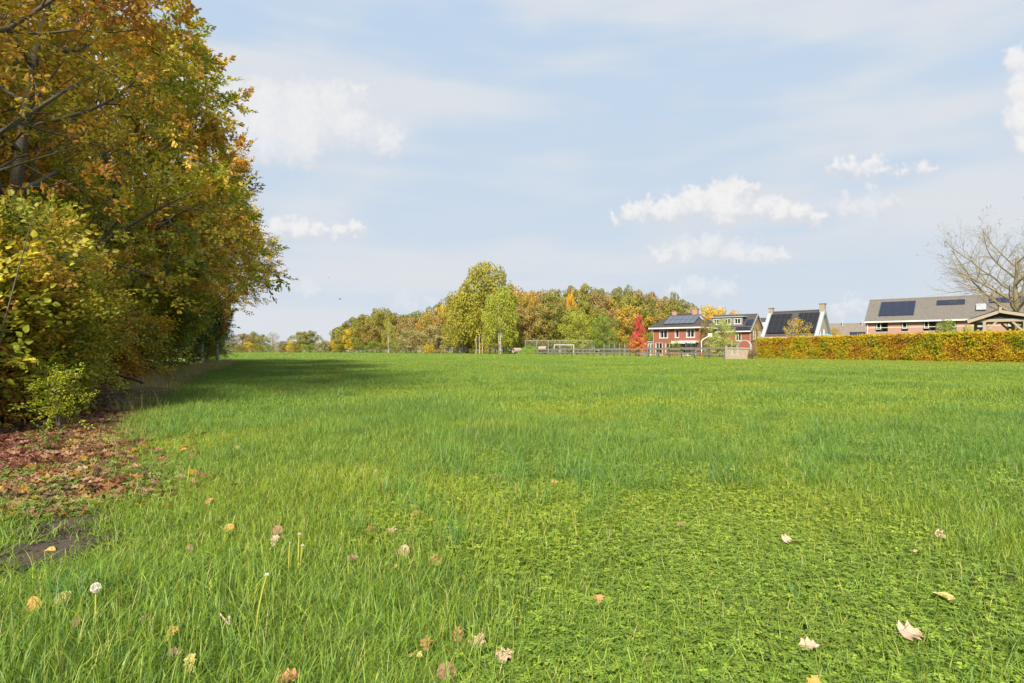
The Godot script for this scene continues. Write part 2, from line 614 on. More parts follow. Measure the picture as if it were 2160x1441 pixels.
func conifer_mesh(k: int) -> ArrayMesh:
	var g := seeded(k)
	var m := MB.new()
	for i in 26:
		var t := i / 26.0
		var r := 0.5 * (1.0 - t) * g.randf_range(0.8, 1.1) + 0.03
		for b in 9:
			var q := TAU * b / 9.0 + g.randf()
			var out := Vector3(cos(q), -0.25, sin(q))
			for l in 9:
				var p := Vector3(0, 0.12 + t * 0.86, 0) + out * r * (0.15 + 0.85 * l / 8.0) + rv(g) * 0.02
				var a := (out + rv(g) * 0.6).normalized() * 0.05
				var c := a.cross(rv(g)).normalized() * 0.02
				m.quad(p - a, p - c, p + a, p + c, Color.WHITE * g.randf_range(0.7, 1.2))
	return m.done()

func trunk_mesh(k: int) -> ArrayMesh:
	var g := seeded(k)
	var m := MB.new()
	var tips := []
	grow(m, tips, g, Vector3(0, -0.01, 0), Vector3.UP, 0.88, 0.026, 0, {"segs": [5, 4], "wob": [0.06, 0.2], "trop": [0.1, 0.06], "tip": [0.2, 0.3], "sides": [6, 4], "kids": [11], "from": [0.2], "angle": [0.75], "ratio": [0.45], "thin": [0.5]})
	return m.done()

var crowns := {}

func far_tree(called: String, label: String, px: float, d: float, top: float, wide: float, crown: String, tint: String, group := "", category := "tree", base := 0.0, bark := "bark") -> Node3D:
	var h := wy(top, d) - base
	var w := wide * d / F
	var t := thing(called, label, category, Vector3(wx(px, d), base, -d), fmod(px * 1.7 + d, TAU), group)
	if crown != "conifer" and crown != "shrub" and crown != "shrub2" and not crown.begins_with("twig"):
		part(t, "trunk", crowns["trunk_fine" if int(px) % 2 else "trunk"], mats[bark], Vector3.ZERO, Basis.from_scale(Vector3(minf(w, h * 0.55), h, minf(w, h * 0.55))))
	part(t, "foliage" if category == "shrub" else ("branches" if crown.begins_with("twig") else "crown"), crowns[crown], mats[tint], Vector3.ZERO, Basis.from_scale(Vector3(w, h, w)))
	return t


# ------------------------------------------------------------------ buildings
# front wall in the plane z = 0, facing +z; holes are [x0, y0, x1, y1]
func holed(m: MB, x0: float, y0: float, x1: float, y1: float, holes: Array, deep := 0.12) -> void:
	var xs := [x0, x1]
	var ys := [y0, y1]
	for h in holes:
		for q in [h[0], h[2]]:
			if not q in xs: xs.append(q)
		for q in [h[1], h[3]]:
			if not q in ys: ys.append(q)
	xs.sort()
	ys.sort()
	for i in xs.size() - 1:
		for j in ys.size() - 1:
			var cx: float = (xs[i] + xs[i + 1]) / 2
			var cy: float = (ys[j] + ys[j + 1]) / 2
			var open := false
			for h in holes:
				if cx > h[0] and cx < h[2] and cy > h[1] and cy < h[3]:
					open = true
			if not open:
				m.quad(Vector3(xs[i], ys[j], 0), Vector3(xs[i + 1], ys[j], 0), Vector3(xs[i + 1], ys[j + 1], 0), Vector3(xs[i], ys[j + 1], 0), Color.WHITE)
	for h in holes:
		var a := Vector3(h[0], h[1], 0)
		var b := Vector3(h[2], h[1], 0)
		var c := Vector3(h[2], h[3], 0)
		var e := Vector3(h[0], h[3], 0)
		var k := Vector3(0, 0, -deep)
		m.quad(a, a + k, b + k, b, Color.WHITE)
		m.quad(b, b + k, c + k, c, Color.WHITE)
		m.quad(c, c + k, e + k, e, Color.WHITE)
		m.quad(e, e + k, a + k, a, Color.WHITE)

func window(parent: Node3D, x0: float, y0: float, x1: float, y1: float, z: float, frame: Material, sashes := 2, turn := Basis(), at := Vector3.ZERO, curtain := 0.35, sill := true) -> void:
	var w := Node3D.new()
	w.name = "window"
	parent.add_child(w, true)
	w.transform = Transform3D(turn, at)
	var m := MB.new()
	var t := 0.09
	m.box(Vector3((x0 + x1) / 2, y0 + t / 2, z - 0.04), Vector3(x1 - x0, t, 0.1))
	m.box(Vector3((x0 + x1) / 2, y1 - t / 2, z - 0.04), Vector3(x1 - x0, t, 0.1))
	for k in sashes + 1:
		var x := lerpf(x0 + t / 2, x1 - t / 2, float(k) / sashes)
		m.box(Vector3(x, (y0 + y1) / 2, z - 0.04), Vector3(t, y1 - y0 - 2 * t, 0.096))
	part(w, "frame", m.done(), frame)
	for k in sashes:
		var a := lerpf(x0 + t / 2, x1 - t / 2, float(k) / sashes) + t / 2
		var b := lerpf(x0 + t / 2, x1 - t / 2, float(k + 1) / sashes) - t / 2
		var p := MB.new()
		p.quad(Vector3(a, y0 + t, z - 0.05), Vector3(b, y0 + t, z - 0.05), Vector3(b, y1 - t, z - 0.05), Vector3(a, y1 - t, z - 0.05), Color.WHITE)
		part(w, "pane", p.done(), mats.glass)
		if curtain > 0.0:
			var cu := MB.new()
			var span := (b - a) * curtain
			var x := a if k % 2 == 0 else b - span
			for f in 4:
				var u := x + span * f / 4.0
				cu.quad(Vector3(u, y0 + t, z - 0.12 - 0.03 * (f % 2)), Vector3(u + span / 4, y0 + t, z - 0.12 - 0.03 * ((f + 1) % 2)), Vector3(u + span / 4, y1 - t, z - 0.12 - 0.03 * ((f + 1) % 2)), Vector3(u, y1 - t, z - 0.12 - 0.03 * (f % 2)), Color.WHITE)
			part(w, "curtain", cu.done(), mats.curtain)
	if sill:
		var s := MB.new()
		s.box(Vector3((x0 + x1) / 2, y0 - 0.035, z + 0.03), Vector3(x1 - x0 + 0.12, 0.06, 0.16))
		part(w, "sill", s.done(), mats.sill)

# a slope of overlapping tiles: a-b along the eave, e above a, c above b
func tiles(m: MB, a: Vector3, b: Vector3, c: Vector3, e: Vector3, rows: int, cols: int, k: int) -> void:
	var g := seeded(k)
	var nn := (b - a).cross(e - a).normalized()
	for i in rows:
		var t0 := float(i) / rows
		var t1 := float(i + 1) / rows
		for j in cols:
			var s0 := float(j) / cols + 0.06 / cols
			var s1 := float(j + 1) / cols - 0.06 / cols
			var p0 := a.lerp(b, s0).lerp(e.lerp(c, s0), t0) + nn * 0.055
			var p1 := a.lerp(b, s1).lerp(e.lerp(c, s1), t0) + nn * 0.055
			var p2 := a.lerp(b, s1).lerp(e.lerp(c, s1), t1) + nn * 0.02
			var p3 := a.lerp(b, s0).lerp(e.lerp(c, s0), t1) + nn * 0.02
			var col := Color.WHITE * g.randf_range(0.86, 1.12)
			m.quad(p0, p1, p2, p3, col)
			m.quad(p0 - nn * 0.045, p1 - nn * 0.045, p1, p0, col)
	m.quad(a, b, c, e, Color.WHITE * 0.8)
	m.quad(a - nn * 0.12, e - nn * 0.12, c - nn * 0.12, b - nn * 0.12, Color.WHITE)

# solar panels on a slope: o = lower left corner, u along, v up the slope
func panels(parent: Node3D, o: Vector3, u: Vector3, v: Vector3, cols: int, rows: int, pw: float, ph: float, mat_name := "solar", skip := []) -> void:
	var nn := u.cross(v).normalized()
	var b := Basis(u, v, nn)
	if not crowns.has("panel%.2f" % pw):
		var m := MB.new()
		m.box(Vector3(pw / 2, ph / 2, 0), Vector3(pw - 0.03, ph - 0.03, 0.05))
		crowns["panel%.2f" % pw] = m.done()
		var r := MB.new()
		for s in [[Vector3(pw / 2, 0.025, 0.029), Vector3(pw - 0.03, 0.02, 0.012)], [Vector3(pw / 2, ph - 0.025, 0.029), Vector3(pw - 0.03, 0.02, 0.012)], [Vector3(0.025, ph / 2, 0.029), Vector3(0.02, ph - 0.08, 0.012)], [Vector3(pw - 0.025, ph / 2, 0.029), Vector3(0.02, ph - 0.08, 0.012)]]:
			r.box(s[0], s[1])
		crowns["rim%.2f" % pw] = r.done()
	for j in rows:
		for i in cols:
			if [i, j] in skip:
				continue
			var p := part(parent, "solar_panel", crowns["panel%.2f" % pw], mats[mat_name], o + u * (i * pw) + v * (j * ph) + nn * 0.16, b)
			part(p, "rim", crowns["rim%.2f" % pw], mats.rim)

func chimney(parent: Node3D, at: Vector3, w: float, h: float, m_: Material) -> void:
	var m := MB.new()
	m.box(at + Vector3(0, h / 2, 0), Vector3(w, h, w))
	m.box(at + Vector3(0, h + 0.05, 0), Vector3(w + 0.14, 0.1, w + 0.14), Color.WHITE * 0.8)
	part(parent, "chimney", m.done(), m_)


# ------------------------------------------------------------------ build
func _ready() -> void:
	# camera
	var cam := Camera3D.new()
	cam.name = "camera"
	cam.projection = Camera3D.PROJECTION_FRUSTUM
	cam.near = 0.1
	cam.far = 5000.0
	cam.size = 2.0 * 0.1 * 720.5 / F
	cam.frustum_offset = Vector2(0, 0.1 * 20.0 / F)
	cam.position = Vector3(0, EYE, 0)
	add_child(cam)
	cam.current = true
	# sky, sun, exposure
	var env := Environment.new()
	env.background_mode = Environment.BG_SKY
	var sm := PanoramaSkyMaterial.new()
	sm.panorama = ImageTexture.create_from_image(sky_image())
	env.sky = Sky.new()
	env.sky.sky_material = sm
	env.tonemap_mode = Environment.TONE_MAPPER_LINEAR
	env.tonemap_exposure = EXPOSURE
	env.sdfgi_enabled = true
	env.ssao_enabled = true
	env.ssil_enabled = true
	var we := WorldEnvironment.new()
	we.name = "surroundings"
	we.environment = env
	add_child(we)
	var sun := DirectionalLight3D.new()
	sun.name = "sun"
	sun.light_energy = 1.45
	sun.light_color = Color(1.0, 0.95, 0.86)
	sun.light_angular_distance = 9.0
	sun.shadow_enabled = true
	add_child(sun)
	sun.look_at_from_position(Vector3.ZERO, Vector3(0.22, -0.80, -0.95))
	make_materials()
	ground()
	plants_kit()
	far_wood()
	houses()
	hedge_and_fences()
	left_wood()
	meadow()
	small_things()
	print("ready ", Time.get_ticks_msec())

func make_materials() -> void:
	mats.bark = textured("bark", [lin(0.035, 0.03, 0.024), lin(0.10, 0.09, 0.07), lin(0.17, 0.16, 0.12)], 0.03, 1.6, 0.9, 3.0)
	mats.bare_bark = textured("bare_bark", [lin(0.125, 0.10, 0.058), lin(0.21, 0.18, 0.105), lin(0.29, 0.25, 0.15)], 0.02, 0.8, 0.9, 2.0, 8)
	mats.birch_bark = textured("birch_bark", [lin(0.07, 0.06, 0.05), lin(0.34, 0.33, 0.29), lin(0.42, 0.40, 0.36), lin(0.46, 0.44, 0.4)], 0.02, 0.6, 0.8, 0.0, 9)
	mat("leaf", Color.WHITE, 0.55, 0.9)
	mat("blade", Color.WHITE, 0.55, 0.7)
	mat("olive", Color(0.215, 0.2, 0.024), 0.7, 0.55)
	mat("olive_dark", Color(0.165, 0.17, 0.026), 0.7, 0.5)
	mat("green", Color(0.16, 0.22, 0.025), 0.7, 0.55)
	mat("lime", Color(0.285, 0.31, 0.03), 0.7, 0.6)
	mat("poplar", Color(0.28, 0.26, 0.024), 0.7, 0.6)
	mat("gold", Color(0.52, 0.37, 0.02), 0.7, 0.6)
	mat("amber", Color(0.38, 0.255, 0.03), 0.7, 0.6)
	mat("orange", Color(0.6, 0.34, 0.018), 0.7, 0.6)
	mat("russet", Color(0.25, 0.185, 0.035), 0.7, 0.5)
	mat("brown", Color(0.24, 0.165, 0.06), 0.8, 0.35)
	mat("willow", Color(0.27, 0.23, 0.085), 0.8, 0.4)
	mat("twig_brown", Color(0.14, 0.11, 0.07), 0.9)
	mat("pine", Color(0.03, 0.055, 0.025), 0.7, 0.2)
	mat("red", Color(0.46, 0.06, 0.05), 0.7, 0.5)
	mat("red_low", Color(0.66, 0.27, 0.04), 0.7, 0.5)
	mat("sage", Color(0.3, 0.33, 0.085), 0.7, 0.5)
	mats.brick_red = textured("brick_red", [lin(0.145, 0.042, 0.028), lin(0.195, 0.063, 0.042), lin(0.24, 0.09, 0.062)], 0.05, 0.9, 0.9)
	mats.brick_pink = textured("brick_pink", [lin(0.22, 0.125, 0.10), lin(0.28, 0.17, 0.14), lin(0.34, 0.225, 0.19)], 0.05, 0.9, 0.9, 0.0, 7)
	mats.brick_tan = textured("brick_tan", [lin(0.19, 0.16, 0.135), lin(0.235, 0.2, 0.17), lin(0.28, 0.245, 0.21)], 0.05, 0.9, 0.9, 0.0, 17)
	mats.brick_dark = textured("brick_dark", [lin(0.12, 0.05, 0.035), lin(0.18, 0.08, 0.05), lin(0.2, 0.1, 0.07)], 0.05, 0.9, 0.9, 0.0, 19)
	mats.tile_grey = textured("tile_grey", [lin(0.105, 0.098, 0.092), lin(0.135, 0.127, 0.118), lin(0.16, 0.152, 0.14)], 0.04, 0.5, 0.75)
	mats.tile_dark = textured("tile_dark", [lin(0.04, 0.037, 0.04), lin(0.058, 0.053, 0.056), lin(0.075, 0.07, 0.072)], 0.04, 0.5, 0.6, 0.0, 4)
	mats.tile_brown = textured("tile_brown", [lin(0.12, 0.105, 0.09), lin(0.16, 0.14, 0.12), lin(0.19, 0.17, 0.145)], 0.04, 0.5, 0.8, 0.0, 5)
	mat("white_paint", Color(0.5, 0.5, 0.49), 0.5)
	mat("dark_frame", Color(0.035, 0.04, 0.045), 0.5)
	mat("pale_frame", Color(0.45, 0.45, 0.44), 0.5)
	mat("sill", Color(0.5, 0.48, 0.45), 0.7)
	mat("curtain", Color(0.6, 0.58, 0.53), 0.9, 0.3)
	mat("dormer", Color(0.12, 0.13, 0.14), 0.7)
	mat("lead", Color(0.24, 0.27, 0.30), 0.5)
	mat("solar", Color(0.012, 0.016, 0.035), 0.22)
	mat("solar_sky_reflection", Color(0.07, 0.085, 0.115), 0.3)  # sky reflection on these panels is painted into the lighter base colour
	mat("solar_black", Color(0.01, 0.01, 0.014), 0.3)
	mat("rim", Color(0.09, 0.09, 0.1), 0.4, 0.0, 0.6)
	mat("zinc", Color(0.38, 0.4, 0.42), 0.5, 0.0, 0.4)
	mat("steel", Color(0.33, 0.34, 0.34), 0.5, 0.0, 0.3)
	mat("net", Color(0.02, 0.03, 0.03), 0.9)
	mat("black_board", Color(0.022, 0.023, 0.024), 0.75)
	mat("red_paint", Color(0.5, 0.05, 0.03), 0.5)
	mat("blue_sail", Color(0.12, 0.3, 0.5), 0.7)
	mats.wood_grey = textured("wood_grey", [lin(0.15, 0.125, 0.10), lin(0.22, 0.19, 0.155), lin(0.29, 0.255, 0.21)], 0.05, 1.2, 0.9, 0.0, 21)
	mats.wood_old = textured("wood_old", [lin(0.05, 0.047, 0.045), lin(0.085, 0.08, 0.075), lin(0.12, 0.112, 0.10)], 0.05, 1.2, 0.9, 0.0, 22)
	mats.wood_pale = textured("wood_pale", [lin(0.19, 0.155, 0.12), lin(0.26, 0.215, 0.17), lin(0.32, 0.27, 0.215)], 0.05, 1.2, 0.85, 0.0, 23)
	mats.concrete = textured("concrete", [lin(0.18, 0.14, 0.11), lin(0.25, 0.20, 0.16), lin(0.3, 0.25, 0.2)], 0.05, 0.8, 0.9, 0.0, 24)
	var gl := mat("glass", Color(0.02, 0.025, 0.03), 0.08)
	gl.transparency = BaseMaterial3D.TRANSPARENCY_ALPHA
	gl.albedo_color = Color(0.1, 0.12, 0.13, 0.35)

func ground() -> void:
	var m := MB.new()
	m.quad(Vector3(-2500, 0, 60), Vector3(2500, 0, 60), Vector3(2500, 0, -3500), Vector3(-2500, 0, -3500), Color.WHITE)
	var gm := textured("turf", [lin(0.085, 0.13, 0.015), lin(0.12, 0.185, 0.019), lin(0.145, 0.215, 0.022), lin(0.165, 0.245, 0.025)], 0.012, 0.045, 1.0, 0.0, 31)
	gm.detail_enabled = true
	gm.detail_blend_mode = BaseMaterial3D.BLEND_MODE_MUL
	gm.detail_albedo = noise_tex(0.06, [Color(0.72, 0.74, 0.7), Color(0.95, 0.95, 0.9), Color(1, 1, 1)], 33)
	structure("ground", m.done(), gm)
	# the wood floor: dark earth under fallen leaves
	var s := MB.new()
	var last := Vector2.ZERO
	var d := 2.6
	while d < 54.0:
		var e := Vector2(edge_x(d) - 0.12 + 0.14 * sin(d * 2.3) + 0.09 * sin(d * 5.1), d)
		if last != Vector2.ZERO:
			s.quad(Vector3(last.x - 26, 0.004, -last.y), Vector3(last.x, 0.004, -last.y), Vector3(e.x, 0.004, -e.y), Vector3(e.x - 26, 0.004, -e.y), Color.WHITE)
		last = e
		d += 0.25
	structure("wood_floor", s.done(), textured("wood_floor", [lin(0.03, 0.022, 0.016), lin(0.065, 0.045, 0.03), lin(0.11, 0.075, 0.05)], 0.04, 0.5, 1.0, 4.0, 35))
	for q in SOIL:
		var b := MB.new()
		var o := Vector3(q[0], 0.008, -q[1])
		var g := seeded(int(q[1] * 100))
		for k in 22:
			var r0 := 0.85 + 0.28 * sin(k * 1.9 + q[0])
			var r1 := 0.85 + 0.28 * sin(((k + 1) % 22) * 1.9 + q[0])
			var a0 := TAU * k / 22
			var a1 := TAU * (k + 1) / 22
			b.tri(o + Vector3(0, 0.012, 0), o + Vector3(cos(a0) * q[2] * r0, 0, sin(a0) * q[3] * r0), o + Vector3(cos(a1) * q[2] * r1, 0, sin(a1) * q[3] * r1), Color.WHITE)
		structure("bare_soil_ground", b.done(), textured("soil", [lin(0.022, 0.015, 0.011), lin(0.042, 0.029, 0.021), lin(0.07, 0.05, 0.036)], 0.08, 1.3, 1.0, 4.0, 36))
	# worn sandy track along the hedge
	for q in [[1560, 1668, 42.5, 44.5], [1835, 1985, 34.5, 38.5]]:
		var p := MB.new()
		var prev := []
		for k in 15:
			var t := k / 14.0
			var dd := lerpf(q[3], q[2], t) + 0.25 * sin(k * 1.1)
			var w := 0.42 * sin(PI * t) * (1.0 + 0.4 * sin(k * 2.7))
			var x := wx(lerpf(q[0], q[1], t), dd)
			var now := [Vector3(x, 0.012, -dd + w), Vector3(x, 0.012, -dd - w)]
			if prev:
				p.quad(prev[0], now[0], now[1], prev[1], Color.WHITE)
			prev = now
		structure("path", p.done(), textured("sand", [lin(0.3, 0.24, 0.16), lin(0.42, 0.35, 0.25), lin(0.5, 0.43, 0.32)], 0.06, 0.6, 1.0, 1.0, 37))

func plants_kit() -> void:
	sprays.oak = spray(1, 9, 0.30, 0.105, 0.062, OAK, 0.6)
	sprays.oak_far = spray(2, 11, 0.45, 0.13, 0.08, [[0.3, 0.45], [0.65, 0.42], [1.0, 0.0]], 0.6)
	sprays.hazel = spray(3, 8, 0.30, 0.075, 0.06, OVATE, 0.5)
	sprays.small = spray(4, 14, 0.34, 0.05, 0.03, [[0.35, 0.48], [0.7, 0.36], [1.0, 0.0]], 0.5)
	sprays.birch = spray(5, 14, 0.45, 0.065, 0.05, [[0.25, 0.5], [0.6, 0.4], [1.0, 0.0]], 0.8)
	sprays.beech = spray(6, 10, 0.26, 0.10, 0.065, [[0.25, 0.42], [0.6, 0.46], [1.0, 0.0]], 0.8)
	for k in 3:
		crowns["round%d" % k] = crown_mesh(40 + k, "round", 46, 120, 0.021, 0.10)
	crowns.poplar = crown_mesh(50, "poplar", 100, 130, 0.016, 0.12)
	crowns.poplar2 = crown_mesh(51, "poplar", 80, 120, 0.017, 0.12)
	crowns.birch = crown_mesh(52, "birch", 34, 70, 0.018, 0.2)
	crowns.shrub = crown_mesh(53, "shrub", 40, 110, 0.022, 0.0)
	crowns.shrub2 = crown_mesh(54, "shrub", 36, 120, 0.020, 0.0)
	crowns.fine = crown_mesh(55, "round", 60, 150, 0.015, 0.06)
	crowns.flame = crown_mesh(56, "flame", 60, 110, 0.017, 0.08)
	crowns.airy = crown_mesh(57, "round", 60, 40, 0.016, 0.10)
	crowns.conifer = conifer_mesh(58)
	crowns.twig = twiggy_mesh(59)
	crowns.twig2 = twiggy_mesh(60, 0.75)
	crowns.trunk = trunk_mesh(61)
	crowns.trunk_fine = trunk_mesh(62)

# ------------------------------------------------------------------ the woods behind the field
func far_wood() -> void:
	var g := seeded(77)
	var edge := "trees along the far edge of the field"
	# [px, distance, top, width, crown, tint, label]
	for t in [[462, 340, 699, 34, "airy", "olive", "thin olive tree at the far field edge, nearest the left wood"], [487, 350, 693, 30, "twig2", "willow", "tall greyish half-bare tree at the far field edge"],
			[513, 335, 703, 42, "round0", "russet", "russet rounded tree at the far field edge"], [533, 345, 699, 24, "poplar2", "olive_dark", "dark green upright tree at the far field edge"],
			[553, 342, 705, 26, "round1", "olive", "small-crowned olive tree at the far field edge beside the dark upright one"], [576, 345, 700, 24, "airy", "brown", "slim brown tree at the far field edge with a tall top"],
			[599, 350, 709, 26, "twig", "twig_brown", "leafless grey tree at the far field edge"], [634, 352, 699, 38, "round2", "olive", "olive tree right of the gap in the far tree line"],
			[655, 356, 697, 36, "round0", "olive_dark", "dark green broad tree in the far tree line"], [687, 350, 698, 48, "twig2", "brown", "round brown thinly leaved tree in the far tree line"],
			[703, 375, 693, 13, "conifer", "pine", "dark spruce just left of the big wood, first of three"], [712, 378, 689, 13, "conifer", "pine", "dark spruce just left of the big wood, middle of three"], [722, 372, 690, 13, "conifer", "pine", "dark spruce just left of the big wood, last of three"]]:
		far_tree("conifer_tree" if t[4] == "conifer" else "field_edge_tree", t[6], t[0], t[1], t[2], t[3] * (1.0 if t[4].begins_with("twig") else 1.45), t[4], t[5], edge)
	for k in 19:
		var px := 448.0 + k * 15.0 + g.randf_range(-4, 4)
		far_tree("field_edge_shrub", "low shrub under the far tree line, %s from the left wood" % ORD[k], px, g.randf_range(318, 332), g.randf_range(717, 729), g.randf_range(26, 38), ["shrub", "shrub2"][k % 2], ["olive", "lime", "green", "willow", "olive", "gold"][k % 6], "shrubs along the far edge of the field", "shrub")
	# grey roof of a far farm seen through the gap
	var farm := thing("farmhouse", "distant blue-grey farm roof glimpsed through the gap in the far trees", "building", Vector3(wx(611, 420), 0, -420), 0.2)
	var fm := MB.new()
	fm.box(Vector3(0, 1.5, 0), Vector3(12, 3, 8))
	part(farm, "wall", fm.done(), mats.brick_dark)
	fm = MB.new()
	tiles(fm, Vector3(-6.4, 2.9, 4.4), Vector3(6.4, 2.9, 4.4), Vector3(6.4, 7.4, 0), Vector3(-6.4, 7.4, 0), 8, 10, 3)
	tiles(fm, Vector3(6.4, 2.9, -4.4), Vector3(-6.4, 2.9, -4.4), Vector3(-6.4, 7.4, 0), Vector3(6.4, 7.4, 0), 8, 10, 3)
	part(farm, "roof", fm.done(), mats.tile_dark)
	# the big wood: heights along its skyline
	var line := [[720, 692], [745, 668], [775, 655], [805, 647], [835, 660], [870, 652], [905, 648], [940, 635], [975, 615], [1010, 605], [1090, 607], [1150, 608], [1200, 606], [1240, 600], [1290, 608], [1330, 604], [1370, 612], [1410, 620], [1440, 634]]
	var where := func(px: float) -> String:
		if px < 800: return "at the left end of the big wood"
		if px < 960: return "in the big wood left of the tall poplar"
		if px < 1120: return "in the big wood behind the tall poplar"
		if px < 1240: return "in the big wood behind the goal"
		if px < 1380: return "in the big wood above the red tree"
		return "in the big wood behind the brick house"
	var words := {"olive": "olive", "olive_dark": "dark olive", "russet": "russet", "amber": "amber", "gold": "golden", "green": "green", "brown": "brown", "orange": "orange"}
	var stand := []
	for row in 3:
		var px := 728.0 + row * 9.0
		while px < 1450.0:
			var top := 0.0
			for i in line.size() - 1:
				if px <= line[i + 1][0] or i == line.size() - 2:
					top = lerpf(line[i][1], line[i + 1][1], clampf((px - line[i][0]) / (line[i + 1][0] - line[i][0]), 0, 1))
					break
			var near := lerpf(318.0, 208.0, smoothstep(730, 990, px))
			var d: float = near + [52.0, 28.0, 8.0][row] + g.randf_range(-6, 6)
			top += [0.0, 12.0, 36.0][row] * lerpf(0.55, 1.0, smoothstep(740, 900, px)) + g.randf_range(-5, 8)
			var tint: String = ["olive", "russet", "olive_dark", "olive", "amber", "russet", "olive", "brown", "olive_dark", "olive"][g.randi() % 10]
			if px > 1340 and tint in ["amber", "gold"]:
				tint = "olive_dark"
			var wide := g.randf_range(64, 100)
			stand.append([px, d, top, wide, "round%d" % (g.randi() % 3), tint])
			px += g.randf_range(26, 38)
	stand.sort()
	var nth := {}
	for t in stand:
		var what := "%s autumn tree %s" % [words[t[5]], where.call(t[0])]
		nth[what] = nth.get(what, 0) + 1
		far_tree("wood_tree", "%s %s, from left" % [["first", "second", "third", "fourth", "fifth", "sixth", "seventh", "eighth", "ninth", "tenth", "eleventh", "twelfth"][mini(nth[what] - 1, 11)], what], t[0], t[1], t[2], t[3], t[4], t[5], "trees of the big wood")
	for t in [[741, 312, 690, 40, "gold", "golden tree at the left tip of the big wood, over the field"], [765, 305, 662, 60, "olive", "large olive oak at the left end of the big wood"], [803, 296, 647, 70, "olive", "tall olive oak rising at the left of the big wood"],
			[783, 290, 676, 48, "russet", "russet tree in front of the olive oaks at the wood's left end"], [865, 262, 668, 60, "brown", "brownish thin tree behind the grey willow scrub"], [905, 250, 655, 56, "amber", "amber tree rising behind the grey willow scrub"],
			[935, 240, 640, 50, "gold", "golden tree left of the tall poplar"], [958, 232, 622, 44, "gold", "bright yellow tree touching the tall poplar"], [1122, 222, 612, 58, "amber", "amber tree right of the tall poplar"],
			[1205, 226, 612, 26, "orange", "small bright orange crown in the wood above the goal"], [1230, 218, 632, 50, "green", "greener tree in the wood above the goal"]]:
		far_tree("wood_tree", t[5], t[0], t[1], t[2], t[3], "round%d" % (int(t[0]) % 3), t[4], "trees of the big wood")
	# orange trees behind the houses
	for t in [[1462, 190, 646, 46], [1490, 196, 641, 50], [1520, 192, 645, 50], [1548, 200, 654, 46], [1500, 180, 662, 60], [1545, 184, 668, 50]]:
		far_tree("orange_tree", "orange-yellow tree behind the two left houses", t[0], t[1], t[2], t[3], "round%d" % (int(t[0]) % 3), ["orange", "amber", "gold"][int(t[0]) % 3], "orange trees behind the houses")
	far_tree("orange_tree", "olive tree peeping over the dormer house roof", 1572, 210, 662, 40, "round1", "olive", "orange trees behind the houses")
	far_tree("orange_tree", "low orange tree top between the dormer house and the white-edged house", 1608, 210, 671, 34, "round2", "amber", "orange trees behind the houses")
	far_tree("pine_tree", "dark pine top standing over the wood right of the brick house chimney", 1422, 236, 614, 34, "round1", "olive_dark", "trees of the big wood")
	far_tree("pine_tree", "dark green tree top rising from the wood above the red tree", 1325, 240, 600, 40, "round0", "olive_dark", "trees of the big wood")
	# specimen trees before the wood
	far_tree("poplar_tree", "tallest yellow-green poplar in front of the big wood", 1024, 192, 551, 142, "poplar", "poplar")
	far_tree("poplar_tree", "yellow-green poplar joined to the left of the tallest one", 976, 196, 603, 100, "poplar2", "poplar")
	far_tree("poplar_tree", "lime green poplar standing right before the tallest one", 1054, 176, 604, 92, "poplar2", "lime", "", "tree", 0.0, "birch_bark")
	far_tree("birch_tree", "slim yellow birch with a white trunk before the olive oaks", 819, 232, 668, 34, "birch", "lime", "", "tree", 0.0, "birch_bark")
	far_tree("yellow_green_tree", "broad yellow-green tree behind the goal", 1222, 176, 656, 96, "fine", "lime")
	far_tree("yellow_green_tree", "lower green tree right of the broad yellow-green one", 1276, 172, 662, 66, "fine", "green")
	far_tree("golden_shrub", "small yellow shrub under the white trunks", 1018, 188, 720, 26, "shrub", "gold", "", "shrub")
	for t in [[868, 232, 690, 90], [915, 224, 684, 84], [958, 214, 688, 70], [985, 206, 698, 50]]:
		far_tree("willow_scrub", "grey-brown willow scrub in front of the big wood", t[0], t[1], t[2], t[3], "shrub" if int(t[0]) % 2 else "shrub2", "willow", "willow scrub before the wood", "shrub")
		far_tree("willow_twigs", "bare upright twigs in the willow scrub before the wood", t[0] + 8, t[1] - 2, t[2] - 5, t[3] * 0.8, "twig", "willow", "bare twigs in the willow scrub", "shrub")
	far_tree("golden_shrub", "low yellow bush at the foot of the willow scrub", 905, 214, 726, 34, "shrub2", "gold", "", "shrub")
	var feet := 0
	for t in [[762, 290, 720], [790, 282, 718], [812, 270, 722], [838, 258, 716], [1010, 190, 726], [1040, 172, 722], [1075, 182, 716], [1098, 190, 712], [1128, 192, 716], [1155, 194, 718], [1182, 192, 720], [1208, 190, 722], [1240, 188, 718], [1270, 186, 720], [1298, 184, 716], [1322, 170, 712], [1345, 172, 706], [1372, 176, 700]]:
		feet += 1
		far_tree("wood_edge_shrub", "undergrowth bush along the foot of the big wood, %s from the left" % ORD[feet - 1], t[0], t[1], t[2], 46, "shrub" if int(t[0]) % 2 else "shrub2", ["olive_dark", "green", "olive"][int(t[0]) % 3], "bushes along the foot of the wood", "shrub")
	# white birch trunks before the poplars
	for t in [[1004, 185], [1011, 184], [1017, 186], [1052, 172], [1056, 171], [1038, 178]]:
		var b := thing("slim_birch", "thin white birch stem under the poplars", "tree", Vector3(wx(t[0], t[1]), 0, -t[1]), 0, "white birch trunks under the poplars")
		var m := MB.new()
		m.tube(PackedVector3Array([Vector3(0, -0.05, 0), Vector3(0.1, 2.5, 0), Vector3(-0.05, 4.2, 0.1), Vector3(0.1, 6, -0.3)]), PackedFloat32Array([0.10, 0.085, 0.07, 0.04]), 7)
		part(b, "trunk", m.done(), mats.birch_bark)
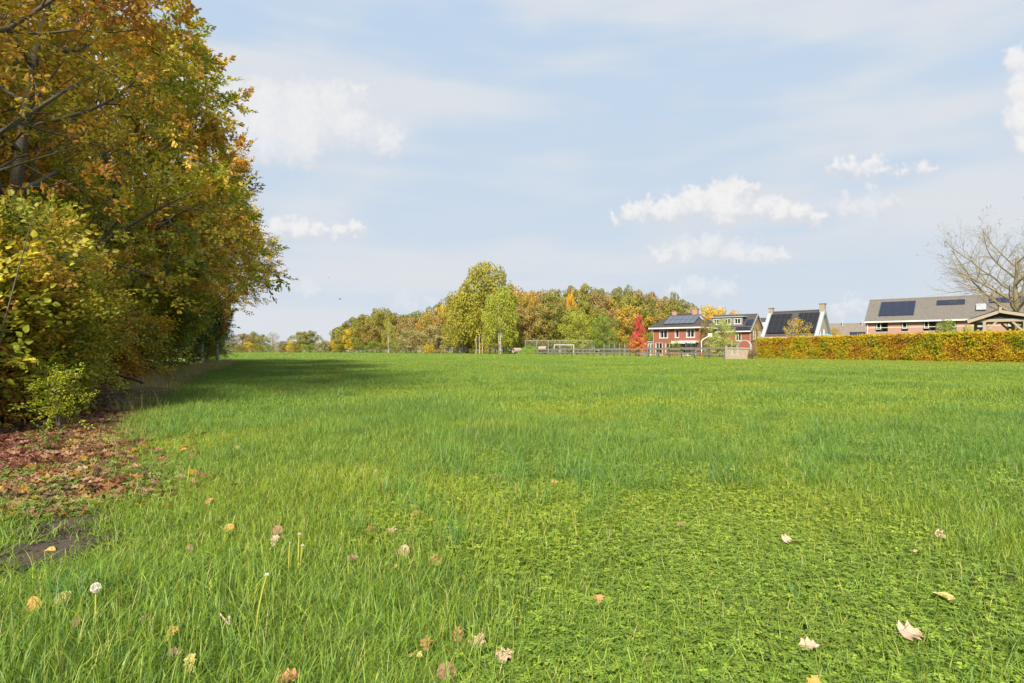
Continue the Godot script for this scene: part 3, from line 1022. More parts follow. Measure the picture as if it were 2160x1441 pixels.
	for k in 9:
		var px := 962.0 + k * 4.6
		var b := thing("slim_alder", "dark bare alder stem in the row under the wood's edge left of the poplars", "tree", Vector3(wx(px, 203), 0, -203 - (k % 3)), 0, "dark trunks left of the poplars")
		var m := MB.new()
		m.tube(PackedVector3Array([Vector3(0, -0.05, 0), Vector3(0.06 * sin(k), 3, 0), Vector3(0.1 * cos(k * 2.0), 7, 0)]), PackedFloat32Array([0.14, 0.12, 0.08]), 6)
		part(b, "trunk", m.done(), mats.bark)

# ------------------------------------------------------------------ houses
func gable_house(h: Node3D, L: float, D: float, eave: float, ridge: float, wall: Material, roofm: Material, holes: Array, side_holes: Array, over := 0.35, rows := 14, cols := 22) -> void:
	var m := MB.new()
	holed(m, 0, -0.1, L, eave, holes)
	m.quad(Vector3(L, -0.1, -D), Vector3(0, -0.1, -D), Vector3(0, eave, -D), Vector3(L, eave, -D), Color.WHITE)
	for s in [0, 1]:
		var x: float = L * s
		var a := Vector3(x, -0.1, 0)
		var b := Vector3(x, -0.1, -D)
		var c := Vector3(x, eave, -D)
		var e := Vector3(x, eave, 0)
		var top := Vector3(x, ridge, -D / 2)
		if s == 1:
			m.quad(a, b, c, e, Color.WHITE)
			m.tri(e, c, top, Color.WHITE)
		else:
			m.quad(b, a, e, c, Color.WHITE)
			m.tri(c, e, top, Color.WHITE)
	part(h, "wall", m.done(), wall)
	var r := MB.new()
	var drop := over * (ridge - eave) / (D / 2)
	var y0 := eave - drop + 0.14
	tiles(r, Vector3(-0.12, y0, over), Vector3(L + 0.12, y0, over), Vector3(L + 0.12, ridge + 0.14, -D / 2), Vector3(-0.12, ridge + 0.14, -D / 2), rows, cols, 5)
	tiles(r, Vector3(L + 0.12, y0, -D - over), Vector3(-0.12, y0, -D - over), Vector3(-0.12, ridge + 0.14, -D / 2), Vector3(L + 0.12, ridge + 0.14, -D / 2), rows, 6, 6)
	var rf := part(h, "roof", r.done(), roofm)
	var k := MB.new()
	k.tube(PackedVector3Array([Vector3(-0.13, ridge + 0.17, -D / 2), Vector3(L + 0.13, ridge + 0.17, -D / 2)]), PackedFloat32Array([0.12, 0.12]), 8, Color.WHITE, true)
	part(rf, "ridge_cap", k.done(), roofm)
	var gt := MB.new()
	gt.box(Vector3(L / 2, y0 - 0.1, over + 0.06), Vector3(L + 0.3, 0.2, 0.16))
	part(h, "gutter", gt.done(), mats.white_paint)

func houses() -> void:
	var white: Material = mats.white_paint
	# A: red brick house with a hipped roof
	var th := deg_to_rad(40.0)
	var a := thing("brick_house", "red brick house with hipped dark roof, two chimneys and white gutter", "house", Vector3(27.0, 0, -118.0), -th)
	var L := 9.3
	var D := 8.5
	var eave := 5.25
	var ridge := 8.0
	var wins := [[1.3, 3.35, 3.1, 4.95], [4.45, 3.4, 5.3, 4.95], [6.7, 3.4, 8.4, 5.0]]
	var low := [[0.5, 0.1, 2.0, 2.5], [2.5, 0.6, 4.2, 2.45], [5.2, 0.05, 8.6, 2.4]]
	var m := MB.new()
	holed(m, 0, -0.1, L, eave, wins + low)
	m.quad(Vector3(L, -0.1, 0), Vector3(L, -0.1, -D), Vector3(L, eave, -D), Vector3(L, eave, 0), Color.WHITE)
	m.quad(Vector3(0, -0.1, -D), Vector3(0, -0.1, 0), Vector3(0, eave, 0), Vector3(0, eave, -D), Color.WHITE)
	m.quad(Vector3(L, -0.1, -D), Vector3(0, -0.1, -D), Vector3(0, eave, -D), Vector3(L, eave, -D), Color.WHITE)
	part(a, "wall", m.done(), mats.brick_red)
	for w in wins:
		window(a, w[0], w[1], w[2], w[3], -0.05, white, 1 if w[2] - w[0] < 1 else 2)
	for w in low:
		window(a, w[0], w[1], w[2], w[3], -0.05, white, 2 if w[2] - w[0] < 3 else 4, Basis(), Vector3.ZERO, 0.3, false)
	var o := 0.55
	var y0 := eave
	var rl := 2.2
	var r0 := Vector3(L / 2 - rl, ridge, -D / 2)
	var r1 := Vector3(L / 2 + rl, ridge, -D / 2)
	var c0 := Vector3(-o, y0, o)
	var c1 := Vector3(L + o, y0, o)
	var c2 := Vector3(L + o, y0, -D - o)
	var c3 := Vector3(-o, y0, -D - o)
	var rm := MB.new()
	tiles(rm, c0, c1, r1, r0, 16, 30, 1)
	tiles(rm, c2, c3, r0, r1, 10, 10, 2)
	tiles(rm, c1, c2, r1, r1 + Vector3(0, 0, -0.01), 16, 24, 3)
	tiles(rm, c3, c0, r0, r0 + Vector3(0, 0, 0.01), 16, 24, 4)
	rm.quad(c0, c3, c2, c1, Color.WHITE * 1.5)
	var rf := part(a, "roof", rm.done(), mats.tile_dark)
	var rc := MB.new()
	for s in [[r0, r1], [c0, r0], [c1, r1], [c2, r1], [c3, r0]]:
		rc.tube(PackedVector3Array([s[0] + Vector3(0, 0.08, 0), s[1] + Vector3(0, 0.08, 0)]), PackedFloat32Array([0.1, 0.1]), 6, Color.WHITE, true)
	part(rf, "ridge_cap", rc.done(), mats.tile_dark)
	var gm := MB.new()
	gm.box(Vector3(L / 2, y0 - 0.07, o + 0.05), Vector3(2 * o + L + 0.2, 0.24, 0.14))
	gm.box(Vector3(L + o + 0.05, y0 - 0.07, -D / 2), Vector3(0.14, 0.24, D + 2 * o))
	gm.box(Vector3(-o - 0.05, y0 - 0.07, -D / 2), Vector3(0.14, 0.24, D + 2 * o))
	part(a, "gutter", gm.done(), white)
	chimney(a, r0 + Vector3(0.1, -0.4, 0), 0.85, 1.0, mats.brick_pink)
	chimney(a, r1 + Vector3(-0.15, -0.4, 0), 0.95, 1.25, mats.brick_pink)
	var up := (r0 - c0)
	up = Vector3(0, ridge - y0, -D / 2 - o).normalized()
	panels(a, Vector3(1.95, y0 + 0.6, o - 1.0) + Vector3(0, 0.03, 0), Vector3.RIGHT, up, 6, 2, 1.02, 1.62, "solar_sky_reflection")
	var dp := MB.new()
	dp.tube(PackedVector3Array([Vector3(0.12, 0, 0.08), Vector3(0.12, eave - 0.1, 0.08)]), PackedFloat32Array([0.05, 0.05]), 6)
	part(a, "downpipe", dp.done(), mats.zinc)
	var cn := MB.new()
	cn.box(Vector3(6.9, 2.62, 0.85), Vector3(4.6, 0.3, 1.7))
	cn.box(Vector3(6.9, 2.52, 1.72), Vector3(4.7, 0.5, 0.08))
	cn.box(Vector3(7.4, 1.2, 1.6), Vector3(0.14, 2.5, 0.14))
	part(a, "canopy", cn.done(), white)
	var sk := MB.new()
	var sn := (c2 - c1).cross(r1 - c1).normalized()
	sk.box(c1.lerp(c2, 0.42).lerp(r1, 0.66) + sn * 0.12, Vector3(1.0, 0.1, 1.3), Color.WHITE, Basis.looking_at(sn, Vector3.UP) * Basis(Vector3.RIGHT, PI / 2))
	part(a, "skylight", sk.done(), mats.lead)
	# side extension
	var ex := MB.new()
	ex.box(Vector3(-1.8, 1.25, -3.2), Vector3(3.56, 2.6, 4.6))
	part(a, "side_extension", ex.done(), mats.wood_grey)
	ex = MB.new()
	ex.box(Vector3(-1.85, 2.66, -3.2), Vector3(3.8, 0.2, 5.0))
	part(a, "extension_roof", ex.done(), mats.lead)
	window(a, -1.5, 0.1, -0.3, 2.3, -0.82, white, 2, Basis(), Vector3.ZERO, 0.2, false)

	# B: house with the wide grey dormer
	th = deg_to_rad(39.0)
	var b := thing("dormer_house", "brick house with a wide grey roof dormer and dark boarded gable", "house", Vector3(37.4, 0, -118.1), -th)
	L = 8.2
	D = 7.2
	eave = 4.75
	ridge = 7.65
	gable_house(b, L, D, eave, ridge, mats.brick_red, mats.tile_dark, [[5.4, 2.75, 6.5, 4.3], [1.0, 2.75, 2.4, 4.3], [1.0, 0.2, 6.0, 2.3]], [])
	window(b, 5.4, 2.75, 6.5, 4.3, -0.05, white)
	window(b, 1.0, 2.75, 2.4, 4.3, -0.05, white)
	window(b, 1.0, 0.2, 6.0, 2.3, -0.05, white, 4)
	var dm := MB.new()
	var df := -0.75
	holed(dm, 0, 0, 5.9, 1.65, [[0.35, 0.35, 1.5, 1.4], [2.35, 0.35, 3.75, 1.4], [4.25, 0.35, 5.6, 1.4]])
	for s in [0, 1]:
		dm.tri(Vector3(5.9 * s, 0, 0), Vector3(5.9 * s, 1.65, 0), Vector3(5.9 * s, 1.65, -2.2), Color.WHITE)
		dm.tri(Vector3(5.9 * s, 0, 0), Vector3(5.9 * s, 1.65, -2.2), Vector3(5.9 * s, 1.65, 0), Color.WHITE)
	var dn := part(b, "dormer", dm.done(), mats.dormer, Vector3(0.6, 5.6, df))
	var dr := MB.new()
	dr.box(Vector3(3.55, 7.33, -1.9), Vector3(6.3, 0.16, 2.7))
	part(b, "dormer_roof", dr.done(), mats.lead)
	for w in [[0.35, 1.5], [2.35, 3.75], [4.25, 5.6]]:
		window(b, 0.6 + w[0], 5.95, 0.6 + w[1], 7.0, df - 0.02, white, 2)
	var slope := Vector3(0, ridge - eave, -D / 2).normalized()
	panels(b, Vector3(3.3, eave - 0.05, 0.25), Vector3.RIGHT, slope, 4, 1, 1.2, 0.85, "solar")
	panels(b, Vector3(6.9, eave + 0.85, -0.9), Vector3.RIGHT, slope, 1, 2, 1.2, 0.85, "solar")
	var gb := MB.new()
	for k in 9:
		var z := -D * (k + 0.5) / 9.0
		var top := lerpf(eave + 0.1, ridge - 0.2, 1.0 - absf(z + D / 2) / (D / 2))
		gb.box(Vector3(L + 0.03, (2.7 + top) / 2, z), Vector3(0.05, top - 2.7, D / 9.0 - 0.03), Color.WHITE)
	part(b, "gable_boards", gb.done(), mats.brick_dark)
	var vb := MB.new()
	vb.bar(Vector3(L + 0.2, eave - 0.2, 0.4), Vector3(L + 0.2, ridge + 0.12, -D / 2), 0.08, 0.3)
	vb.bar(Vector3(L + 0.2, eave - 0.2, -D - 0.4), Vector3(L + 0.2, ridge + 0.12, -D / 2), 0.08, 0.3)
	part(b, "verge_board", vb.done(), mats.lead)
	for z in [-1.2, -4.4]:
		window(b, 0, 3.0, 1.1, 4.6, 0.0, white, 1, Basis(Vector3.UP, PI / 2), Vector3(L + 0.13, 0, z), 0.6, false)
	dp = MB.new()
	dp.tube(PackedVector3Array([Vector3(L - 0.1, 0, 0.07), Vector3(L - 0.1, eave, 0.07)]), PackedFloat32Array([0.05, 0.05]), 6)
	part(b, "downpipe", dp.done(), mats.zinc)

	# small grey-roofed house between B and C
	var s_ := thing("grey_roof_house", "pale house with grey tiled roof between the dormer house and the white-edged house", "house", Vector3(48.2, 0, -124.0), -th)
	gable_house(s_, 6.0, 7.0, 4.6, 7.4, mats.brick_tan, mats.tile_dark, [[1.0, 2.7, 1.9, 4.2], [3.0, 2.7, 3.9, 4.2]], [])
	window(s_, 1.0, 2.7, 1.9, 4.2, -0.05, white, 1)
	window(s_, 3.0, 2.7, 3.9, 4.2, -0.05, white, 1)
	sk = MB.new()
	var sl := Vector3(0, 2.8, -3.5).normalized()
	sk.bar(Vector3(1.4, 5.3, -0.85) + Vector3(0, 0.25, 0.1), Vector3(1.4, 6.4, -2.2) + Vector3(0, 0.25, 0.1), 1.5, 0.12)
	part(s_, "skylight", sk.done(), mats.lead)

	# C: steep dark roof with white verges and two chimneys
	th = deg_to_rad(45.0)
	var c := thing("white_edged_house", "low-eaved house with steep dark solar roof, white verges and a chimney at each end", "house", Vector3(38.5, 0, -94.0), -th)
	L = 7.5
	D = 5.2
	eave = 3.2
	ridge = 6.75
	gable_house(c, L, D, eave, ridge, mats.brick_tan, mats.tile_dark, [[0.6, 0.2, 3.2, 2.4], [4.2, 0.2, 6.8, 2.4]], [], 0.25, 16, 26)
	window(c, 0.6, 0.2, 3.2, 2.4, -0.05, white, 3)
	window(c, 4.2, 0.2, 6.8, 2.4, -0.05, white, 3)
	slope = Vector3(0, ridge - eave, -D / 2).normalized()
	panels(c, Vector3(0.3, eave + 0.35, -0.02), Vector3.RIGHT, slope, 4, 3, 0.78, 1.2, "solar_black")
	panels(c, Vector3(4.35, eave + 0.35, -0.02), Vector3.RIGHT, slope, 4, 3, 0.74, 1.21, "solar_black")
	vb = MB.new()
	for x in [-0.13, L + 0.13]:
		vb.bar(Vector3(x, eave - 0.25, 0.3), Vector3(x, ridge + 0.15, -D / 2), 0.55, 0.32)
		vb.bar(Vector3(x, eave - 0.25, -D - 0.3), Vector3(x, ridge + 0.15, -D / 2), 0.55, 0.32)
	part(c, "verge", vb.done(), mats.lead)
	chimney(c, Vector3(0.0, ridge - 0.55, -D / 2), 0.62, 1.3, mats.brick_tan)
	chimney(c, Vector3(L, ridge - 0.55, -D / 2), 0.72, 1.6, mats.brick_tan)
	for z in [-1.3, -2.9]:
		window(c, 0, 3.0, 0.35, 4.1, 0.0, white, 1, Basis(Vector3.UP, PI / 2), Vector3(L + 0.06, 0, z), 0.0, false)
	var fa := MB.new()
	fa.box(Vector3(L / 2, 2.68, 0.12), Vector3(L, 0.34, 0.2))
	part(c, "fascia", fa.done(), white)

	# D: far brown roof
	var dd := thing("brown_roof_house", "distant house with brown-grey tiled roof behind the hedge", "house", Vector3(wx(1742, 150), 0, -150), -deg_to_rad(22))
	gable_house(dd, 12.5, 9.0, 4.4, 7.5, mats.brick_tan, mats.tile_brown, [], [], 0.4, 12, 26)
	panels(dd, Vector3(5.2, 4.5, 0.1), Vector3.RIGHT, Vector3(0, 3.1, -4.5).normalized(), 6, 1, 0.95, 1.5, "solar")
	var vp := MB.new()
	for x in [4.0, 8.2]:
		vp.tube(PackedVector3Array([Vector3(x, 6.8, -3.6), Vector3(x, 8.3, -3.6)]), PackedFloat32Array([0.12, 0.12]), 6, Color.WHITE, true)
		vp.box(Vector3(x, 8.3, -3.6), Vector3(0.34, 0.16, 0.34))
	part(dd, "vent_pipe", vp.done(), mats.zinc)

	# E: long terrace
	th = deg_to_rad(38.5)
	var e := thing("terrace_house", "long terrace of pinkish brick with grey tiled roof and scattered solar panels", "house", Vector3(53.2, 0, -92.7), -th)
	L = 28.0
	D = 9.0
	eave = 5.45
	ridge = 8.65
	var ws := [[1.3, 3.72, 2.9, 5.2, 2], [4.55, 3.75, 5.4, 5.2, 1], [7.2, 3.75, 8.8, 5.22, 2], [10.35, 3.8, 11.1, 5.22, 1], [13.2, 3.8, 14.2, 5.2, 1], [16.6, 3.8, 18.2, 5.2, 2], [19.4, 3.7, 20.5, 5.2, 1], [22.6, 3.7, 23.8, 5.2, 1], [25.4, 3.7, 26.9, 5.2, 2]]
	var gh := []
	for k in 5:
		gh.append([1.2 + k * 5.4, 0.3, 3.8 + k * 5.4, 2.4])
	gable_house(e, L, D, eave, ridge, mats.brick_pink, mats.tile_grey, ws + gh, [], 0.4, 22, 92)
	for w in ws:
		window(e, w[0], w[1], w[2], w[3], -0.03, mats.dark_frame, w[4], Basis(), Vector3.ZERO, 0.0)
		var ins := MB.new()
		for k in [0, 1, 2, 3]:
			var x0: float = w[0] + 0.12
			var x1: float = w[0] + (w[2] - w[0]) / w[4] - 0.1
			var yb: float = w[1] + 0.42
			var yt: float = w[3] - 0.13
			match k:
				0: ins.box(Vector3((x0 + x1) / 2, yb, 0.04), Vector3(x1 - x0, 0.09, 0.05))
				1: ins.box(Vector3((x0 + x1) / 2, yt, 0.04), Vector3(x1 - x0, 0.09, 0.05))
				2: ins.box(Vector3(x0 + 0.045, (yb + yt) / 2, 0.04), Vector3(0.09, yt - yb - 0.1, 0.05))
				3: ins.box(Vector3(x1 - 0.045, (yb + yt) / 2, 0.04), Vector3(0.09, yt - yb - 0.1, 0.05))
		part(e, "casement", ins.done(), mats.pale_frame)
	for w in gh:
		window(e, w[0], w[1], w[2], w[3], -0.03, mats.dark_frame, 3, Basis(), Vector3.ZERO, 0.2)
	slope = Vector3(0, ridge - eave, -D / 2).normalized()
	panels(e, Vector3(1.55, eave + 0.55, -0.65), Vector3.RIGHT, slope, 4, 3, 1.12, 1.3)
	panels(e, Vector3(8.6, eave + 1.95, -2.65), Vector3.RIGHT, slope, 3, 1, 1.12, 1.3)
	panels(e, Vector3(14.6, eave + 2.0, -2.7), Vector3.RIGHT, slope, 4, 1, 1.12, 1.3)
	panels(e, Vector3(20.8, eave + 1.1, -1.5), Vector3.RIGHT, slope, 5, 2, 1.12, 1.3)
	dp = MB.new()
	dp.tube(PackedVector3Array([Vector3(0.25, 0, 0.08), Vector3(0.25, eave - 0.1, 0.08)]), PackedFloat32Array([0.06, 0.06]), 6)
	part(e, "downpipe", dp.done(), white)
	var bd := MB.new()
	bd.box(Vector3(L / 2, 4.35, 0.012), Vector3(L, 0.07, 0.02))
	part(e, "pale_brick_course", bd.done(), mats.sill)
	fa = MB.new()
	fa.box(Vector3(L / 2, eave - 0.2, 0.2), Vector3(L, 0.12, 0.36))
	part(e, "fascia", fa.done(), white)
	sk = MB.new()
	sk.bar(Vector3(13.8, eave + 0.9, -1.0) + Vector3(0, 0.22, 0.1), Vector3(13.8, eave + 1.8, -2.25) + Vector3(0, 0.22, 0.1), 1.1, 0.1)
	part(e, "skylight", sk.done(), mats.lead)

	# timber pavilion
	var pv := thing("timber_pavilion", "open timber pavilion with black boarded gable behind the hedge", "pavilion", Vector3(42.7, 0, -54.0), -deg_to_rad(30))
	var beam := 3.6
	var apex := 4.35
	var left := -2.0
	var right := 3.4
	var deep := 5.0
	for zz in [0.0, -deep]:
		for x in [-1.05, 1.75, 3.2]:
			var pm := MB.new()
			pm.box(Vector3(x, beam / 2, zz), Vector3(0.24, beam, 0.24))
			part(pv, "post", pm.done(), mats.wood_pale)
			for sgn in [-1.0, 1.0]:
				if x > 3 and sgn > 0 or x < -1 and sgn < 0:
					continue
				var br := MB.new()
				br.bar(Vector3(x + 0.1 * sgn, beam - 1.0, zz), Vector3(x + 0.85 * sgn, beam - 0.14, zz), 0.13, 0.16)
				part(pv, "brace", br.done(), mats.wood_pale)
		var bm := MB.new()
		bm.box(Vector3((left + right) / 2 + 0.2, beam - 0.02, zz + 0.004), Vector3(right - left - 0.4, 0.24, 0.2))
		part(pv, "beam", bm.done(), mats.wood_pale)
		var nb := 24
		for k in nb:
			var x := lerpf(left + 0.35, right - 0.1, (k + 0.5) / nb)
			var top := apex - 0.14 - (absf(x) / (-left if x < 0 else right)) * (apex - beam - 0.05)
			if top < beam + 0.2:
				continue
			var bo := MB.new()
			bo.box(Vector3(x, (beam + 0.1 + top) / 2, zz + (0.03 if k % 2 else 0.045)), Vector3((right - left) / nb - 0.01, top - beam - 0.1, 0.03))
			part(pv, "gable_board", bo.done(), mats.black_board)
	for s in [[left - 0.3, beam - 0.12], [right + 0.3, beam - 0.06]]:
		var rb := MB.new()
		rb.bar(Vector3(s[0], s[1], 0.4), Vector3(0, apex, 0.4), 0.09, 0.26)
		part(pv, "barge_board", rb.done(), mats.wood_pale)
		var ro := MB.new()
		var p0 := Vector3(s[0], s[1] + 0.15, 0.36)
		var p1 := Vector3(0, apex + 0.15, 0.36)
		var k := Vector3(0, 0, -deep - 0.8)
		if s[0] < 0:
			tiles(ro, p0 + k, p0, p1, p1 + k, 8, 16, 2)
		else:
			tiles(ro, p0, p0 + k, p1 + k, p1, 8, 16, 2)
		part(pv, "roof_slope", ro.done(), mats.tile_grey)
	var fi := MB.new()
	fi.box(Vector3(0, apex + 0.12, 0.47), Vector3(0.2, 0.5, 0.1))
	part(pv, "finial", fi.done(), mats.wood_pale)
	var la := MB.new()
	la.box(Vector3(-1.15, beam + 0.22, 0.1), Vector3(0.26, 0.24, 0.1))
	part(pv, "wall_lamp", la.done(), mats.lead)

# ------------------------------------------------------------------ hedge, fences, garden things
func post_rail(called: String, label: String, a: Vector2, b: Vector2, posts: int, tall: float, rails: Array, wobble: float, k: int) -> void:
	var g := seeded(k)
	var f := thing(called, label, "fence", Vector3(a.x, 0, -a.y))
	var tops := []
	for i in posts:
		var p := a.lerp(b, float(i) / (posts - 1)) - a
		var m := MB.new()
		var lean := Vector3(g.randf_range(-1, 1), 0, g.randf_range(-1, 1)) * wobble
		var h := tall * g.randf_range(0.95, 1.06)
		var o := Vector3(p.x, 0, -p.y)
		m.tube(PackedVector3Array([o + Vector3(0, -0.05, 0), o + lean * 0.5 + Vector3(0, h * 0.5, 0), o + lean + Vector3(0, h, 0)]), PackedFloat32Array([0.11, 0.105, 0.1]), 7, Color.WHITE, true)
		part(f, "post", m.done(), mats.wood_old)
		tops.append(o)
	var side := Vector3((b - a).y, 0, (b - a).x).normalized() * -0.1
	for r in rails:
		for i in posts - 1:
			var m := MB.new()
			var dip := g.randf_range(-0.03, 0.03)
			m.bar(tops[i] + side + Vector3(0, r[0] + dip, 0), tops[i + 1] + side + Vector3(0, r[0] + dip + g.randf_range(-0.02, 0.02), 0), 0.045, r[1])
			part(f, "rail", m.done(), mats.wood_grey)

func hedge_and_fences() -> void:
	var g := seeded(9)
	# beech hedge
	var A := Vector3(29.6, 0, -74.0)
	var B := Vector3(41.5, 0, -38.5)
	var along := (B - A).normalized()
	var L := A.distance_to(B)
	var back := Vector3(along.z, 0, -along.x)
	if back.x < 0:
		back = -back
	var h := thing("beech_hedge", "long clipped beech hedge turned yellow and orange", "hedge")
	var H := 2.3
	var deep := 1.3
	var many := Many.new()
	var cols := [Color(0.30, 0.36, 0.02), Color(0.48, 0.48, 0.022), Color(0.68, 0.56, 0.02), Color(0.72, 0.55, 0.02), Color(0.68, 0.45, 0.02), Color(0.54, 0.31, 0.03)]
	for k in 26000:
		var s := g.randf() * L
		var y := g.randf() * H
		var z := 0.0
		var out := -back
		var pick := g.randf()
		if pick < 0.68:
			z = g.randf_range(-0.05, 0.12)
		elif pick < 0.9:
			y = H - g.randf_range(-0.04, 0.1)
			z = g.randf() * deep
			out = Vector3.UP
		elif pick < 0.94:
			s = g.randf_range(-0.05, 0.1)
			z = g.randf() * deep
			out = -along
		else:
			z = deep + g.randf_range(-0.1, 0.05)
			out = back
		var bulge := fn2.get_noise_3d(s * 60.0, y * 80.0, z * 60.0) * 0.26
		var p := A + along * s + back * z + Vector3(0, y, 0) + out * bulge
		p.y = clampf(p.y + fn2.get_noise_2d(s * 25.0, 3.0) * 0.06 * (1.0 if y > 2.0 else 0.0), 0.08, 3.0)
		var turn := unit(g)
		var d := (turn - out * (turn.dot(out) - 0.25)).normalized()
		var bs := Basis.looking_at(d, (out + rv(g) * 0.55).normalized()) * Basis.from_scale(Vector3.ONE * g.randf_range(0.6, 1.05))
		var f := clampf(fn2.get_noise_2d(s * 28.0, y * 38.0) * 0.95 + 0.56 + g.randf_range(-0.3, 0.3), 0.0, 0.999) * cols.size()
		many.add(Transform3D(bs, p), cols[int(f)] * g.randf_range(0.75, 1.15))
	h.add_child(many.done("foliage", sprays.beech, mats.leaf), true)
	var core := MB.new()
	var n := 90
	for i in n:
		var s0 := 0.15 + (L - 0.3) * i / n
		for j in 5:
			var p := A + along * (s0 + g.randf_range(-0.1, 0.1)) + back * lerpf(0.2, deep - 0.2, j / 4.0)
			var pts := PackedVector3Array([p])
			var rad := PackedFloat32Array([0.03])
			for q in 4:
				pts.append(pts[q] + Vector3(g.randf_range(-0.12, 0.12), 0.53, g.randf_range(-0.12, 0.12)))
				rad.append(0.026 - q * 0.005)
			core.tube(pts, rad, 4, Color.WHITE)
			for q in 14:
				var o := pts[g.randi_range(1, 4)] - Vector3(0, g.randf() * 0.4, 0)
				core.tri(o, o + rv(g) * 0.3, o + rv(g) * 0.3, Color(1.2, 1.0, 0.7))
	part(h, "stems", core.done(), mats.twig_brown)

	post_rail("post_and_rail_fence", "grey post-and-rail fence running back from the gate along the field", Vector2(22.4, 65.0), Vector2(5.7, 147.0), 27, 1.32, [[1.2, 0.19], [0.55, 0.12]], 0.05, 4)
	post_rail("post_and_rail_fence", "thinner post-and-rail fence behind, in front of the brick house", Vector2(31.0, 92.0), Vector2(13.5, 138.0), 16, 1.5, [[1.12, 0.09], [0.62, 0.08]], 0.05, 6)
	post_rail("post_and_rail_fence", "short return of fence ending by the grassy mound", Vector2(5.7, 147.3), Vector2(11.5, 158.0), 5, 1.3, [[1.2, 0.15], [0.6, 0.12]], 0.05, 8)
	# gate
	var gt := thing("plank_gate", "weathered plank gate leaning between fence and hedge", "gate", Vector3(22.55, 0, -64.9), -deg_to_rad(10))
	for x in [0.0]:
		var m := MB.new()
		m.box(Vector3(-0.02, 0.72, 0), Vector3(0.16, 1.5, 0.16))
		part(gt, "gate_post", m.done(), mats.wood_grey)
	for k in 17:
		var m := MB.new()
		var x := 0.14 + k * 0.118
		m.bar(Vector3(x, 0.06 + g.randf_range(0, 0.03), 0), Vector3(x * 1.1 + 0.03, 1.26 + g.randf_range(-0.03, 0.03), -0.02), 0.095, 0.025, Color.WHITE * g.randf_range(0.9, 1.5), Vector3(0, 0, 1))
		part(gt, "plank", m.done(), mats.wood_pale)
	for s in [[0.12, 0.05], [1.22, 0.2]]:
		var m := MB.new()
		m.bar(Vector3(0.05, s[0], 0.045), Vector3(2.12 + s[0] * 0.18, s[0] - s[1] * 0.3, 0.045), 0.035, 0.14)
		part(gt, "rail", m.done(), mats.wood_grey)
	# thicket between gate and hedge
	for t in [[1583, 68.5, 729, 20, "twig2", "twig_brown", "brown leafless thicket between the gate and the hedge"], [1590, 71, 726, 16, "twig", "twig_brown", "tangle of brown stems against the hedge end"]]:
		var dt := far_tree("dry_thicket", t[6], t[0], t[1], t[2], t[3] * 1.5, t[4], t[5], "", "shrub")
		part(dt, "dry_leaves", crowns.shrub2, mats.brown, Vector3.ZERO, Basis.from_scale(Vector3(1.1, 1.1, 1.1)))
	var st := thing("stone_block", "pale stone block on the ground beside the gate", "stone", Vector3(wx(1587, 69), 0, -69), 0.5)
	var sb := MB.new()
	sb.box(Vector3(0, 0.12, 0), Vector3(0.42, 0.26, 0.35), Color.WHITE, Basis(Vector3(0.2, 0, 1).normalized(), 0.12))
	sb.box(Vector3(0.05, 0.25, 0.02), Vector3(0.3, 0.1, 0.25), Color.WHITE, Basis(Vector3.UP, 0.3))
	part(st, "block", sb.done(), mats.concrete)
	# garden trees and bushes
	var rt := far_tree("red_maple_tree", "bright red maple beside the brick house", 1347, 112, 664, 52, "flame", "red")
	part(rt, "lower_crown", crowns.shrub, mats.red_low, Vector3(0, 0.5, 0), Basis.from_scale(Vector3(4.0, 3.0, 4.0)))
	far_tree("brown_beech_tree", "brown leaved tree at the brick house's right corner", 1486, 107, 667, 34, "birch", "russet")
	far_tree("sage_bush_tree", "big grey-green bush in front of the dormer house", 1524, 88, 672, 66, "fine", "sage", "", "tree")
	far_tree("sage_bush", "lower spreading part of the grey-green garden bush", 1508, 86, 702, 60, "shrub2", "sage", "", "shrub")
	far_tree("house_shrub", "half-bare shrub before the brick house wall", 1418, 104, 714, 40, "airy", "olive", "", "tree")
	far_tree("house_shrub", "green climber on the brick house canopy", 1429, 103, 718, 22, "airy", "green", "", "tree")
	far_tree("slim_birch_tree", "slender young tree at the dormer house gable", 1596, 98, 680, 20, "airy", "sage")
	far_tree("yellow_maple_tree", "golden yellow young tree in front of the white-edged house", 1682, 80, 669, 62, "airy", "gold")
	far_tree("yellow_maple_tree", "yellow bush beside the distant brown roofed house", 1760, 120, 691, 36, "fine", "amber", "", "tree")
	far_tree("climbing_shrub", "green leafy climber against the terrace wall", 1996, 78, 672, 60, "shrub", "green", "", "shrub")
	far_tree("climbing_shrub", "thin green bush right of the leafy climber", 2040, 76, 684, 44, "shrub2", "sage", "", "shrub")
	far_tree("garden_plant", "bright green garden plant peeping over the hedge", 2085, 54, 692, 24, "shrub", "lime", "", "plant")
	# bare walnut on the right
	broad_tree("bare_tree", "large leafless tree with spreading branches behind the timber pavilion", Vector3(wx(2138, 60), 0, -60), 10.0, 7.5, 305, {"cols": [Color(0.2, 0.18, 0.05)], "bark": mats.bare_bark, "girth": 0.34, "kids": [16, 9, 6, 4], "segs": [7, 7, 5, 4, 3], "wob": [0.1, 0.2, 0.28, 0.32, 0.35],
		"trop": [0.08, 0.07, 0.06, 0.05, 0.03], "tip": [0.35, 0.25, 0.35, 0.45, 0.6], "sides": [8, 6, 4, 3, 3], "from": [0.24, 0.2, 0.15, 0.1], "angle": [1.1, 0.75, 0.75, 0.7], "ratio": [0.95, 0.52, 0.5, 0.5], "thin": [0.55, 0.5, 0.55, 0.7], "cover": 0.03, "spray": "small"})
	# goal and ball fence
	var go := thing("football_goal", "white football goal frame on the field behind the fence", "goal", Vector3(wx(1169, 158), 0, -158))
